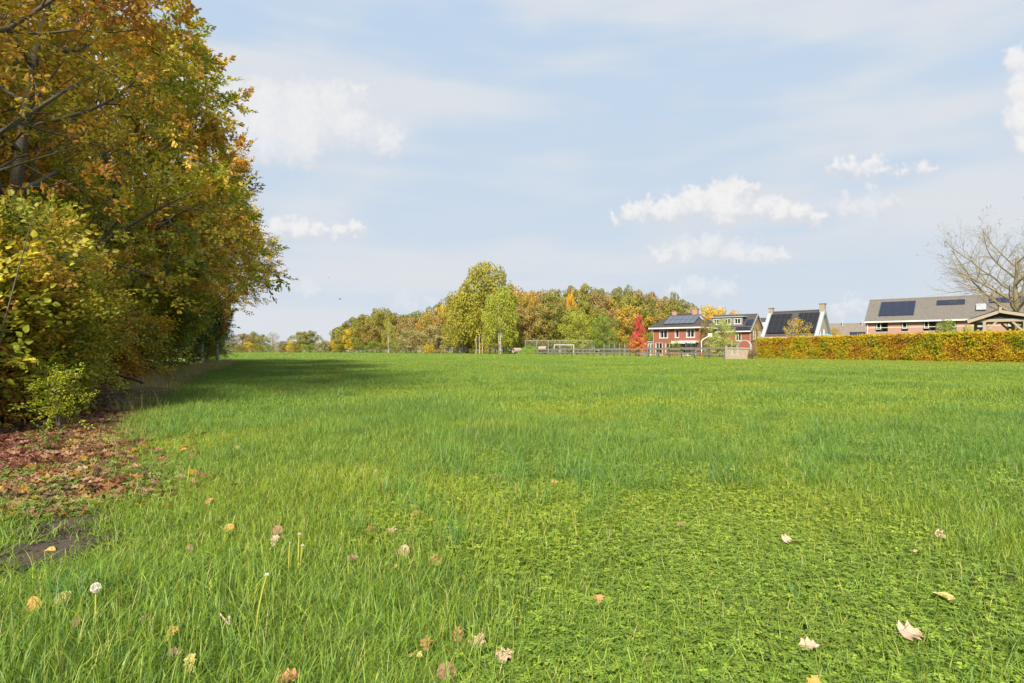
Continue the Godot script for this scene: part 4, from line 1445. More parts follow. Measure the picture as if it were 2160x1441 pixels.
	for s in [["goalpost", Vector3(0, 0, 0), Vector3(0, 2.45, 0)], ["goalpost", Vector3(5, 0, 0), Vector3(5, 2.45, 0)], ["crossbar", Vector3(-0.06, 2.45, 0), Vector3(5.06, 2.45, 0)]]:
		var m := MB.new()
		m.tube(PackedVector3Array([s[1], s[2]]), PackedFloat32Array([0.075, 0.075]), 8, Color.WHITE, true)
		part(go, s[0], m.done(), mats.white_paint)
	var bf := thing("ball_fence", "tall thin steel ball fence behind the goal", "fence", Vector3(wx(1108, 172), 0, -172))
	for k in 7:
		var m := MB.new()
		m.tube(PackedVector3Array([Vector3(k * 3.22, 0, 0), Vector3(k * 3.22, 3.85, 0)]), PackedFloat32Array([0.07, 0.06]), 6, Color.WHITE, true)
		part(bf, "post", m.done(), mats.steel)
	var tm := MB.new()
	tm.tube(PackedVector3Array([Vector3(0, 3.82, 0), Vector3(19.32, 3.85, 0)]), PackedFloat32Array([0.045, 0.045]), 5, Color.WHITE, true)
	part(bf, "top_rail", tm.done(), mats.steel)
	var wm := MB.new()
	for k in 97:
		wm.bar(Vector3(k * 0.2 + 0.03, 0.1, 0), Vector3(k * 0.2 + 0.03, 3.8, 0), 0.006, 0.006)
	for k in 19:
		wm.bar(Vector3(0, 0.1 + k * 0.2, 0.01), Vector3(19.3, 0.1 + k * 0.2, 0.01), 0.006, 0.006)
	part(bf, "wire_mesh", wm.done(), mats.steel)
	# mound with concrete pipe
	var md := MB.new()
	var mo := Vector3(wx(1117, 162), 0, -162)
	for i in 28:
		for j in 10:
			var f := func(a: int, r: int) -> Vector3:
				var q := TAU * a / 28.0
				var t := r / 10.0
				return mo + Vector3(cos(q) * 4.6 * t, 2.1 * pow(cos(t * PI / 2), 1.3) * (1.0 + 0.06 * sin(q * 3)), sin(q) * 3.4 * t)
			md.quad(f.call(i, j), f.call(i, j + 1), f.call(i + 1, j + 1), f.call(i + 1, j), Color.WHITE * 0.8)
	structure("grass_mound_hill", md.done(), mats.turf)
	var mg := Many.new()
	for k in 700:
		var q := g.randf() * TAU
		var t := sqrt(g.randf())
		mg.add(Transform3D(Basis(Vector3.UP, g.randf() * TAU), mo + Vector3(cos(q) * 4.6 * t, 2.1 * pow(cos(t * PI / 2), 1.3) - 0.02, sin(q) * 3.4 * t)), Color(0.8, 0.85, 0.9))
	stuff(mg.done("mound_grass", grass_patch(91, 0.5, 60, 0.08, 0.2, 0.02, 2), mats.blade), "grass growing on the small mound", "grass")
	for s in [[1089, 161, 0.7, 739.5, "open end of the concrete tunnel pipe at the mound's left foot"], [1144, 160, 0.62, 735.5, "concrete pipe end poking out of the mound's right side"]]:
		var cp := thing("concrete_pipe", s[4], "pipe", Vector3(wx(s[0], s[1]), 0.0, -s[1]), 0.5 if s[0] < 1100 else -0.4, "concrete pipes in the mound")
		var pm := MB.new()
		var R: float = s[2]
		var yy := maxf(R, wy(s[3], s[1]))
		for k in 20:
			var q0 := TAU * k / 20
			var q1 := TAU * (k + 1) / 20
			var e0 := Vector3(0, cos(q0), sin(q0))
			var e1 := Vector3(0, cos(q1), sin(q1))
			var c0 := Vector3(-0.9, yy, 0)
			var c1 := Vector3(1.2, yy, 0)
			pm.quad(c0 + e0 * R, c1 + e0 * R, c1 + e1 * R, c0 + e1 * R, Color.WHITE)
			pm.quad(c1 + e0 * R * 0.82, c0 + e0 * R * 0.82, c0 + e1 * R * 0.82, c1 + e1 * R * 0.82, Color.WHITE)
			pm.quad(c0 + e0 * R, c0 + e1 * R, c0 + e1 * R * 0.82, c0 + e0 * R * 0.82, Color.WHITE)
			pm.quad(c1 + e1 * R, c1 + e0 * R, c1 + e0 * R * 0.82, c1 + e1 * R * 0.82, Color.WHITE)
		part(cp, "pipe_ring", pm.done(), mats.concrete)
	# dark net screen left of the red tree
	var ns := thing("net_screen", "dark garden net screen on steel posts left of the red maple", "screen", Vector3(wx(1274, 128), 0, -128))
	for k in 5:
		var m := MB.new()
		m.tube(PackedVector3Array([Vector3(k * 1.08, 0, 0), Vector3(k * 1.08, 2.5, 0)]), PackedFloat32Array([0.05, 0.05]), 6, Color.WHITE, true)
		part(ns, "post", m.done(), mats.steel)
	var nm := MB.new()
	for k in 86:
		nm.bar(Vector3(k * 0.05, 0.2, 0.02), Vector3(k * 0.05, 2.45, 0.02), 0.03, 0.012)
	part(ns, "net", nm.done(), mats.net)
	# trampoline enclosure in front of the brick house
	var tr := thing("trampoline_enclosure", "round trampoline with dark net before the brick house canopy", "trampoline", Vector3(wx(1468, 104), 0, -104))
	var bed := MB.new()
	for k in 20:
		var q0 := TAU * k / 20
		var q1 := TAU * (k + 1) / 20
		bed.tri(Vector3(0, 0.7, 0), Vector3(cos(q1) * 1.7, 0.7, sin(q1) * 1.7), Vector3(cos(q0) * 1.7, 0.7, sin(q0) * 1.7), Color.WHITE)
		bed.quad(Vector3(cos(q0) * 1.75, 0.6, sin(q0) * 1.75), Vector3(cos(q0) * 1.75, 0.75, sin(q0) * 1.75), Vector3(cos(q1) * 1.75, 0.75, sin(q1) * 1.75), Vector3(cos(q1) * 1.75, 0.6, sin(q1) * 1.75), Color.WHITE)
	part(tr, "bed", bed.done(), mats.net)
	for k in 8:
		var m := MB.new()
		var q := TAU * k / 8
		m.tube(PackedVector3Array([Vector3(cos(q) * 1.78, 0, sin(q) * 1.78), Vector3(cos(q) * 1.78, 2.5, sin(q) * 1.78)]), PackedFloat32Array([0.04, 0.04]), 6, Color.WHITE, true)
		part(tr, "pole", m.done(), mats.wood_old)
	nm = MB.new()
	for k in 110:
		var q := TAU * k / 110
		nm.bar(Vector3(cos(q) * 1.72, 0.75, sin(q) * 1.72), Vector3(cos(q) * 1.72, 2.3, sin(q) * 1.72), 0.04, 0.01)
	part(tr, "net", nm.done(), mats.net)
	# basketball pole
	var bk := thing("basketball_hoop", "white bent basketball pole with red foot and small backboard", "basketball hoop", Vector3(wx(1480, 77), 0, -77))
	var m1 := MB.new()
	m1.tube(PackedVector3Array([Vector3(0, 0.75, 0), Vector3(-0.02, 2.0, 0), Vector3(0.06, 2.25, 0), Vector3(0.35, 2.45, 0), Vector3(0.98, 2.8, 0)]), PackedFloat32Array([0.06, 0.06, 0.06, 0.055, 0.05]), 8, Color.WHITE, true)
	part(bk, "pole", m1.done(), mats.white_paint)
	m1 = MB.new()
	m1.tube(PackedVector3Array([Vector3(0, -0.02, 0), Vector3(0, 0.75, 0)]), PackedFloat32Array([0.075, 0.075]), 8, Color.WHITE, true)
	part(bk, "foot", m1.done(), mats.red_paint)
	m1 = MB.new()
	m1.box(Vector3(1.05, 2.9, 0), Vector3(0.04, 0.42, 0.55), Color.WHITE, Basis(Vector3.UP, 0.7))
	part(bk, "backboard", m1.done(), mats.white_paint)
	m1 = MB.new()
	for k in 12:
		m1.bar(Vector3(1.28 + cos(TAU * k / 12) * 0.2, 2.75, sin(TAU * k / 12) * 0.2), Vector3(1.28 + cos(TAU * (k + 1) / 12) * 0.2, 2.75, sin(TAU * (k + 1) / 12) * 0.2), 0.02, 0.02)
	part(bk, "ring", m1.done(), mats.steel)
	# garden pavilion frames by the hedge end
	var gs := thing("greenhouse", "small domed glass greenhouse left of the hedge end", "greenhouse", Vector3(wx(1571, 90), 0, -90), -0.5)
	var fr := MB.new()
	for k in 5:
		var z := 0.75 - k * 0.38
		var prev := Vector3(-0.9, 0, z)
		for q in [Vector3(-0.9, 1.7, z), Vector3(-0.55, 2.3, z), Vector3(0, 2.5, z), Vector3(0.55, 2.3, z), Vector3(0.9, 1.7, z), Vector3(0.9, 0, z)]:
			fr.bar(prev, q, 0.03, 0.03)
			prev = q
	part(gs, "frame", fr.done(), mats.zinc)
	var ring := [Vector3(-0.9, 0, 0), Vector3(-0.9, 1.7, 0), Vector3(-0.55, 2.3, 0), Vector3(0, 2.5, 0), Vector3(0.55, 2.3, 0), Vector3(0.9, 1.7, 0), Vector3(0.9, 0, 0)]
	for k in 6:
		var gp := MB.new()
		gp.quad(ring[k] + Vector3(0, 0, 0.75), ring[k + 1] + Vector3(0, 0, 0.75), ring[k + 1] + Vector3(0, 0, -0.77), ring[k] + Vector3(0, 0, -0.77), Color.WHITE)
		part(gs, "pane", gp.done(), mats.glass)
	var sa := thing("shade_sail", "light blue shade canopy behind the hedge by the white-edged house", "canopy", Vector3(wx(1744, 88), 0, -88))
	m1 = MB.new()
	m1.quad(Vector3(-0.55, 2.9, 0.5), Vector3(0.55, 3.1, 0.5), Vector3(0.5, 3.35, -0.5), Vector3(-0.5, 3.35, -0.5), Color.WHITE)
	m1.quad(Vector3(-0.55, 2.7, 0.5), Vector3(0.55, 2.75, 0.5), Vector3(0.55, 3.1, 0.5), Vector3(-0.55, 2.9, 0.5), Color.WHITE)
	part(sa, "canopy", m1.done(), mats.blue_sail)
	for x in [-0.5, 0.5]:
		m1 = MB.new()
		m1.tube(PackedVector3Array([Vector3(x, 0, 0.45), Vector3(x, 2.9, 0.45)]), PackedFloat32Array([0.03, 0.03]), 6)
		part(sa, "pole", m1.done(), mats.steel)

# ------------------------------------------------------------------ the wood on the left
func left_wood() -> void:
	var rust := [Color(0.4, 0.32, 0.035), Color(0.56, 0.36, 0.035), Color(0.6, 0.32, 0.04), Color(0.58, 0.27, 0.045), Color(0.47, 0.2, 0.05)]
	var oakc := [Color(0.3, 0.33, 0.035), Color(0.38, 0.37, 0.035), Color(0.46, 0.4, 0.035), Color(0.53, 0.4, 0.035), Color(0.5, 0.3, 0.04)]
	var yell := [Color(0.34, 0.34, 0.035), Color(0.46, 0.41, 0.035), Color(0.56, 0.44, 0.035), Color(0.6, 0.42, 0.035)]
	var bir := [Color(0.46, 0.38, 0.03), Color(0.6, 0.44, 0.03), Color(0.64, 0.4, 0.03)]
	var gre := [Color(0.2, 0.26, 0.032), Color(0.29, 0.33, 0.036), Color(0.38, 0.39, 0.036), Color(0.48, 0.42, 0.036)]
	var dark := [Color(0.085, 0.15, 0.03), Color(0.12, 0.19, 0.034), Color(0.18, 0.24, 0.036)]
	# [d, offset from edge, height, spread, colours, spray, label]
	var rows := [
		[8.2, -4.3, 10.0, 6.6, rust, "oak", "rust-brown oak overhanging the field nearest the camera"],
		[12.0, -3.0, 9.4, 6.0, oakc, "oak", "olive and brown oak second from the camera along the wood edge"],
		[15.5, -4.4, 10.4, 6.0, rust, "oak", "tall brown-orange oak just behind the second oak"],
		[18.5, -2.6, 10.8, 6.2, oakc, "oak_far", "green-brown oak with low branches midway along the wood edge"],
		[24.0, -3.0, 12.0, 6.4, oakc, "oak_far", "olive oak with long reaching limbs past the middle of the wood edge"],
		[30.0, -3.0, 12.0, 6.8, rust, "oak_far", "orange-brown oak whose branch tips stick out against the sky"],
		[37.0, -1.6, 11.0, 6.0, bir, "birch", "golden birch near the far end of the wood edge"],
		[42.5, -1.0, 10.0, 6.0, bir, "birch", "golden drooping birch at the very end of the wood edge"],
	]
	var k := 0
	for r in rows:
		k += 1
		var x: float = edge_x(r[0]) + r[1]
		var o := {"cols": r[4], "spray": r[5], "per": 2, "pull": Vector3(0.035, 0, 0.01), "group": "trees along the left wood edge"}
		if r[5] == "birch":
			o.merge({"trop": [0.1, 0.04, -0.04, -0.12], "angle": [0.8, 0.8, 0.8], "bark": mats.birch_bark, "girth": 0.1, "per": 3, "leafsize": 1.3, "kids": [15, 6, 4]}, true)
		if k > 2 and r[5] != "birch":
			o.merge({"per": 2, "kids": [14, 6, 4], "from": [0.15, 0.2, 0.2], "leafsize": 1.0 if r[5] == "oak" else 1.05}, true)
		if k == 1:
			o.merge({"kids": [15, 8, 5], "from": [0.2, 0.2, 0.2], "per": 2, "leafsize": 0.95}, true)
		broad_tree("birch_tree" if r[5] == "birch" else "oak_tree", r[6], Vector3(x, 0, -r[0]), r[2], r[3] * (0.88 if k == 1 else 0.68), 500 + k, o)
	# trees deeper in the wood
	var back := [[7, -10], [11, -8.5], [14, -12], [18, -8], [22, -12], [26, -8.5], [31, -9], [36, -10], [41, -8], [46, -7], [10, -15], [17, -17], [28, -16], [38, -16]]
	for i in back.size():
		var q: Array = back[i]
		broad_tree("wood_tree", "yellow-green tree standing deeper inside the left wood", Vector3(edge_x(q[0]) + q[1], 0, -q[0]), 9.0 + (i * 7 % 5) * 0.7, 6.0, 560 + i, {"cols": yell if i % 2 else gre, "spray": "oak_far", "per": 2, "leafsize": 1.25, "from": [0.1, 0.2, 0.2], "group": "trees deeper in the left wood"})
	# shrub layer along the edge: [d, offset, height, spread, colours, spray, name, label]
	var under := [
		[5.9, -2.0, 1.5, 1.3, gre, "hazel", "hazel_shrub", "low yellow-green hazel at the left frame edge, lowest of the thicket"],
		[7.2, -1.5, 1.3, 1.2, rust, "small", "thorn_shrub", "low brown-leaved bramble bush behind the bright sapling"],
		[8.4, -1.2, 1.1, 1.1, yell, "small", "thorn_shrub", "low yellowish bramble between the sapling and the leaning branch"],
		[13.4, -0.9, 1.0, 1.2, rust, "small", "thorn_shrub", "low brown bramble beyond the leaning branch at the field side"],
		[6.6, -1.7, 2.0, 1.6, gre, "hazel", "hazel_shrub", "leafy hazel shrub at the left frame edge above the leaf litter"],
		[7.6, -2.3, 3.2, 2.2, oakc, "hazel", "hazel_shrub", "tall yellowing hazel shrub behind the bright sapling"],
		[9.2, -1.7, 2.6, 2.0, gre, "small", "thorn_shrub", "green small-leaved thorn shrub behind the bright sapling"],
		[10.6, -2.8, 4.0, 2.6, yell, "hazel", "hazel_shrub", "tall yellow-green hazel under the second oak"],
		[12.4, -1.8, 2.8, 2.2, rust, "small", "thorn_shrub", "brownish thorn shrub near the leaning branch"],
		[14.0, -2.6, 4.6, 2.8, gre, "hazel", "hazel_shrub", "tall green hazel above the leaning branch"],
		[16.2, -1.6, 3.0, 2.4, yell, "small", "thorn_shrub", "yellow-leaved thorn shrub beyond the leaning branch"],
		[18.2, -2.8, 4.4, 2.8, gre, "hazel", "hazel_shrub", "green hazel midway along the wood edge"],
		[20.5, -1.7, 3.4, 2.6, gre, "small", "thorn_shrub", "green thorn shrub midway along the wood edge"],
		[23.0, -2.6, 4.8, 3.0, yell, "hazel", "hazel_shrub", "yellow-green hazel past the middle of the wood edge"],
		[25.5, -1.7, 4.0, 3.0, gre, "hazel", "holly_shrub", "dense green shrub past the middle of the wood edge"],
		[28.5, -1.8, 4.6, 3.2, dark, "hazel", "holly_shrub", "dark evergreen shrub, first of the dark row toward the wood's end"],
		[32.0, -1.7, 5.0, 3.4, dark, "hazel", "holly_shrub", "dark evergreen shrub, middle of the dark row toward the wood's end"],
		[35.5, -1.5, 5.2, 3.4, gre, "hazel", "holly_shrub", "green shrub beneath the golden birch"],
		[39.0, -1.4, 4.6, 3.2, dark, "hazel", "holly_shrub", "dark evergreen shrub at the far end of the wood edge"],
		[42.5, -1.3, 3.6, 3.0, gre, "small", "thorn_shrub", "green bush under the last birch"],
		[45.5, -1.2, 2.6, 2.4, gre, "small", "thorn_shrub", "low bush closing the end of the wood edge"],
		[8.6, -4.5, 4.2, 3.0, oakc, "hazel", "hazel_shrub", "olive-brown hazel set back behind the shrubs at the left"],
		[12.0, -5.0, 4.8, 3.2, dark, "hazel", "ivy_shrub", "dark ivy-clad thicket set back under the oaks"],
		[16.0, -5.0, 5.0, 3.2, gre, "hazel", "hazel_shrub", "green hazel set back behind the leaning branch"],
		[21.0, -5.2, 5.2, 3.4, yell, "hazel", "hazel_shrub", "yellow hazel set back in the middle of the wood"],
		[27.0, -5.0, 5.4, 3.4, gre, "hazel", "hazel_shrub", "green hazel set back toward the wood's end"],
	]
	k = 0
	for u in under:
		k += 1
		var o := {"cols": u[4], "spray": u[5], "per": 2, "group": "shrubs under the left wood edge", "stems": 9, "kids": [8, 4]}
		if u[0] > 17:
			o.merge({"per": 3, "leafsize": 1.5}, true)
		elif u[5] == "small":
			o.merge({"per": 3, "leafsize": 1.1}, true)
		bush(u[6], u[7], Vector3(edge_x(u[0]) + u[1] - ((1.0 if u[0] > 38 else 1.7) if u[0] > 24 else (0.35 if u[0] < 10 else 0.85)), 0, -u[0]), u[2], u[3] * 0.85, 700 + k, o)
	# bright sapling
	bush("beech_sapling", "small bright yellow-green sapling at the edge of the leaf litter", Vector3(wx(125, 6.6), 0, -6.6), 0.62, 0.2, 801, {"cols": [Color(0.20, 0.27, 0.015), Color(0.29, 0.34, 0.016), Color(0.36, 0.37, 0.018)], "spray": "small", "per": 1, "stems": 3, "kids": [6, 3], "ratio": [0.34, 0.5], "girth": 0.008, "leafsize": 0.5, "category": "sapling", "angle": [1.0, 0.9]})
	bush("weed_plant", "little green weed growing out of the leaf litter", Vector3(wx(98, 5.3), 0, -5.3), 0.14, 0.14, 802, {"cols": [Color(0.16, 0.28, 0.02)], "spray": "small", "per": 1, "stems": 4, "kids": [2, 1], "girth": 0.003, "leafsize": 0.5, "category": "plant"})
	# bare upright stems at the left
	var g := seeded(808)
	for i in 26:
		var d := g.randf_range(6.0, 12.0)
		var o := Vector3(edge_x(d) - g.randf_range(1.2, 3.0), 0, -d)
		var s := thing("thin_stem", "thin grey upright stem among the shrubs at the left", "stem", o, 0, "thin stems in the left thicket")
		var m := MB.new()
		var h := g.randf_range(1.2, 3.0)
		var l := Vector3(g.randf_range(-0.35, 0.35), 1, g.randf_range(-0.2, 0.2))
		m.tube(PackedVector3Array([Vector3(0, -0.03, 0), l * h * 0.5 + rv(g) * 0.05, l * h + rv(g) * 0.15]), PackedFloat32Array([0.012, 0.009, 0.004]), 5, Color.WHITE * 1.3)
		part(s, "stalk", m.done(), mats.bark)
	# the leaning branch
	var lb := thing("fallen_branch", "bare brown branch leaning out of the shrubs toward the field", "branch", Vector3(wx(303, 11), 0, -11))
	var bm := MB.new()
	bm.tube(PackedVector3Array([Vector3(0, 0.33, 0), Vector3(-0.28, 0.42, -0.05), Vector3(-0.5, 0.46, -0.08), Vector3(-0.72, 0.66, -0.1), Vector3(-0.95, 0.78, -0.16), Vector3(-1.5, 0.86, -0.3), Vector3(-2.6, 0.5, -0.8), Vector3(-3.4, 0.0, -1.2)]), PackedFloat32Array([0.022, 0.028, 0.03, 0.033, 0.036, 0.042, 0.05, 0.055]), 7, Color(1.5, 1.1, 0.8), true)
	bm.tube(PackedVector3Array([Vector3(-0.5, 0.47, -0.08), Vector3(-0.65, 0.75, 0), Vector3(-0.95, 1.15, 0.1), Vector3(-1.1, 1.5, 0.12)]), PackedFloat32Array([0.014, 0.012, 0.009, 0.004]), 5, Color(1.6, 1.5, 1.2))
	bm.tube(PackedVector3Array([Vector3(-0.95, 0.78, -0.16), Vector3(-1.2, 1.15, -0.2), Vector3(-1.5, 1.5, -0.2)]), PackedFloat32Array([0.012, 0.01, 0.004]), 5, Color(1.5, 1.3, 1.0))
	part(lb, "limb", bm.done(), mats.bark)
	# brush pile of dead twigs
	var bp := Many.new()
	var tw := MB.new()
	tw.tube(PackedVector3Array([Vector3(-0.5, 0, 0), Vector3(-0.15, 0.03, 0.04), Vector3(0.2, 0.0, -0.03), Vector3(0.5, 0.05, 0.02)]), PackedFloat32Array([0.007, 0.006, 0.005, 0.002]), 4)
	tw.tube(PackedVector3Array([Vector3(0.0, 0.02, 0), Vector3(0.2, 0.08, 0.15)]), PackedFloat32Array([0.004, 0.002]), 3)
	for i in 420:
		var d := 9.2 + g.randf() * 2.6
		bp.add(Transform3D(Basis.from_euler(Vector3(g.randf_range(-0.25, 0.25), g.randf() * TAU, g.randf_range(-0.25, 0.25))) * Basis.from_scale(Vector3.ONE * g.randf_range(0.4, 1.1)), Vector3(edge_x(d) - g.randf_range(0.2, 1.7), 0.03 + 0.2 * g.randf() * g.randf(), -d)), Color(0.22, 0.17, 0.12) * g.randf_range(0.7, 1.5))
	stuff(bp.done("brushwood_litter", tw.done(), mats.leaf), "tangle of dry grey twigs on the ground under the leaning branch", "twigs")
	# leaf litter
	var lf := MB.new()
	lf.leaf(Vector3(0, 0, 0.05), Vector3(0, 0, -1), Vector3.UP, 0.1, 0.07, OAK, Color.WHITE, 0.35, 0.8)
	var litter := Many.new()
	var lc := [Color(0.17, 0.055, 0.04), Color(0.21, 0.08, 0.05), Color(0.26, 0.125, 0.06), Color(0.27, 0.15, 0.08), Color(0.33, 0.20, 0.12), Color(0.11, 0.06, 0.035), Color(0.36, 0.2, 0.03)]
	for i in 24000:
		var t := g.randf()
		var d := 3.2 + 44.0 * t * t
		var inset := g.randf() * g.randf() * (3.4 + d * 0.05)
		if g.randf() < 0.14:
			inset = -absf(g.randfn()) * 0.4
		var x := edge_x(d) - inset - 0.1
		var f := g.randf()
		var c: Color
		if d < 6.2 and inset > 0.3:
			c = lc[int(f * f * 5.0)]
		else:
			c = lc[1 + int(f * 6.0)]
		litter.add(Transform3D(Basis.from_euler(Vector3(g.randf_range(-0.6, 0.6), g.randf() * TAU, g.randf_range(-0.6, 0.6))) * Basis.from_scale(Vector3.ONE * g.randf_range(0.5, 1.15) * (1.0 + d * 0.012)), Vector3(x, 0.02 + g.randf() * 0.04, -d)), c * g.randf_range(0.7, 1.25))
	# dry grass along the edge
	var straw := Many.new()
	var sp := grass_patch(21, 0.28, 80, 0.12, 0.42, 0.005, 3, 0.9)
	for i in 620:
		var d := 8.5 + 38.0 * g.randf()
		if d < 12 and g.randf() < 0.5:
			continue
		straw.add(Transform3D(Basis(Vector3.UP, g.randf() * TAU) * Basis.from_scale(Vector3.ONE * g.randf_range(0.6, 1.2)), Vector3(edge_x(d) - g.randf_range(-0.1, 1.1 + d * 0.02), 0, -d)), Color(1.9, 1.1, 3.6) * g.randf_range(0.7, 1.25))
	stuff(straw.done("dry_grass", sp, mats.blade), "straw-coloured dry grass strip between wood and field", "dry grass")
	# crumbs of earth and a few leaves on the bare patches
	var clod := MB.new()
	var cr := seeded(5)
	var dirs := [Vector3(1, 0.1, 0), Vector3(0.3, 0, 1), Vector3(-0.9, 0.1, 0.4), Vector3(-0.5, 0, -0.9), Vector3(0.5, 0.1, -0.8)]
	for i in 5:
		clod.tri(Vector3(0.1, 0.75, 0), dirs[(i + 1) % 5], dirs[i], Color.WHITE)
	var clods := Many.new()
	for i in 2600:
		var q: Array = SOIL[i % 4]
		var a := g.randf() * TAU
		var r := sqrt(g.randf()) * 1.15
		var x: float = q[0] + cos(a) * r * q[2]
		var d: float = q[1] + sin(a) * r * q[3]
		clods.add(Transform3D(Basis(Vector3.UP, g.randf() * TAU) * Basis.from_scale(Vector3(1, g.randf_range(0.5, 1.0), 1) * (0.004 + 0.014 * pow(g.randf(), 3.0))), Vector3(x, 0.012, -d)), Color(0.05, 0.035, 0.026) * g.randf_range(0.5, 1.7))
		if i % 24 == 0:
			litter.add(Transform3D(Basis.from_euler(Vector3(g.randf_range(-0.5, 0.5), g.randf() * TAU, 0.2)) * Basis.from_scale(Vector3.ONE * g.randf_range(0.4, 0.9)), Vector3(x, 0.03, -d)), lc[2 + g.randi() % 4])
	stuff(clods.done("soil_crumbs", clod.done(), mats.leaf), "crumbs of dark earth on the bare patches", "soil")
	stuff(litter.done("leaf_litter", lf.done(), mats.leaf), "red-brown fallen leaves covering the ground along the wood edge", "leaf litter")
	# low green ground cover at the wood edge near the camera
	var weed := Many.new()
	var wp := clover_patch(31, 0.2, 60, 0.016)
	for i in 150:
		var d := g.randf_range(2.3, 4.6)
		var x := edge_x(d) + g.randf_range(-0.7, 0.9)
		if bare(x, d) > 0.35 and g.randf() < 0.75:
			continue
		weed.add(Transform3D(Basis(Vector3.UP, g.randf() * TAU), Vector3(x, 0.0, -d)), Color(0.85, 0.8, 1.3) * g.randf_range(0.7, 1.2))
	stuff(weed.done("ground_cover_weeds", wp, mats.blade), "small green weeds creeping over bare earth at the wood edge", "weeds")

# ------------------------------------------------------------------ the meadow
func meadow() -> void:
	var g := seeded(1234)
	var tiers := [[1.2, 9.0, 0.10, 0.2, 84, 0.045, 0.165, 0.0029, 4], [9.0, 26.0, 0.24, 0.42, 130, 0.06, 0.17, 0.006, 3], [26.0, 72.0, 0.62, 0.95, 240, 0.06, 0.15, 0.014, 2], [72.0, 300.0, 2.6, 3.4, 420, 0.06, 0.17, 0.05, 2]]
	var ti := 0
	for t in tiers:
		ti += 1
		var sets := []
		for k in 3:
			sets.append([grass_patch(ti * 10 + k, t[3], t[4], t[5], t[6], t[7], t[8], 0.95), Many.new()])
		var clover := [clover_patch(ti * 10 + 5, t[3], int(t[4] * 0.95), [0.0135, 0.02, 0.034, 0.07][ti - 1]), Many.new()]
		var step: float = t[2]
		var d: float = t[0]
		while d < t[1]:
			var half := d * 0.87 + 0.6
			var x := -half
			while x < half:
				var px := x + g.randf_range(-0.5, 0.5) * step
				var pd := d + g.randf_range(-0.5, 0.5) * step
				x += step
				var inside := px - edge_x(pd)
				if inside < -0.15 or bare(px, pd) > 0.12 + g.randf() * 0.35:
					continue
				# stop at the hedge and in the wood
				if pd > 38 and px > lerpf(41.3, 29.4, (pd - 38.5) / 35.5) and pd < 74:
					continue
				if pd > 200 and px > wx(lerpf(720, 1000, clampf((330 - pd) / 120, 0, 1)), pd):
					continue
				if inside < 0.5 and g.randf() > inside * 1.5 + 0.35:
					continue
				var tall := fn2.get_noise_2d(px * 22.0, pd * 12.0)
				var cl := fn2.get_noise_2d(px * 14.0 + 300.0, pd * 9.0) + clampf(px / maxf(pd, 3.0) * 0.55, -0.4, 0.3) + (0.10 if pd < 14 else -0.05) - clampf((3.6 - pd) * 0.14, 0.0, 0.2)
				var ch := fn.get_noise_2d(px * 16.0, pd * 16.0)
				var h := clampf(1.0 + tall * 0.9 - clampf(cl, -0.1, 0.5) * 0.55, 0.5, 1.5)
				var col := Color(1, 1, 1).lerp(Color(0.70, 0.82, 1.0), clampf(tall * 1.5 + 0.1, 0.0, 1.0)).lerp(Color(1.32, 1.12, 0.9), clampf(ch * 1.9 + cl * 0.5, 0.0, 1.0))
				if pd > 32 and px > 16:
					col = Color(1.25, 1.05, 1.0)
					h *= 0.7
				col = col * g.randf_range(0.85, 1.15)
				var b := Basis.from_euler(Vector3(0, g.randf() * TAU, 0)) * Basis.from_scale(Vector3(1, h, 1))
				var o := Vector3(px, 0, -pd)
				if cl > 0.16 and (cl > 0.42 or g.randf() < 0.6):
					clover[1].add(Transform3D(b.scaled(Vector3(1, 1.0, 1)), o), Color(1, 1, 1).lerp(Color(1.3, 1.12, 0.9), clampf(ch + 0.4, 0, 1)) * g.randf_range(0.85, 1.15))
					if g.randf() < 0.3:
						continue
				sets[g.randi() % 3][1].add(Transform3D(b, o), col)
			d += step
		if ti < 3:
			var tuft := grass_patch(ti * 10 + 8, [0.11, 0.2][ti - 1], [70, 110][ti - 1], 0.12, 0.27, [0.0034, 0.006][ti - 1], 4, 1.15)
			var tufts := Many.new()
			for i in [700, 1300][ti - 1]:
				var pd := lerpf(t[0] + 0.3, t[1], pow(g.randf(), 0.6))
				var px := g.randf_range(-0.85, 0.85) * pd
				if px < edge_x(pd) + 0.25 or bare(px, pd) > 0.05 or fn2.get_noise_2d(px * 22.0, pd * 12.0) < -0.12 + px / pd * 0.25:
					continue
				tufts.add(Transform3D(Basis(Vector3.UP, g.randf() * TAU) * Basis.from_scale(Vector3.ONE * g.randf_range(0.55, 1.1)), Vector3(px, 0, -pd)), Color(0.72, 0.9, 1.25) * g.randf_range(0.85, 1.2))
			stuff(tufts.done(numbered("grass_tufts"), tuft, mats.blade), "longer cool green grass tufts " + ["in the foreground", "across the near field"][ti - 1], "grass")
		var where: String = ["in the foreground", "across the near field", "across the middle of the field", "across the far field"][ti - 1]
		for s in sets:
			if s[1].count:
				stuff(s[1].done(numbered("meadow_grass"), s[0], mats.blade), "green meadow grass " + where, "grass")
		if clover[1].count:
			stuff(clover[1].done(numbered("clover_weeds"), clover[0], mats.blade), "clover patches in the grass " + where, "clover")

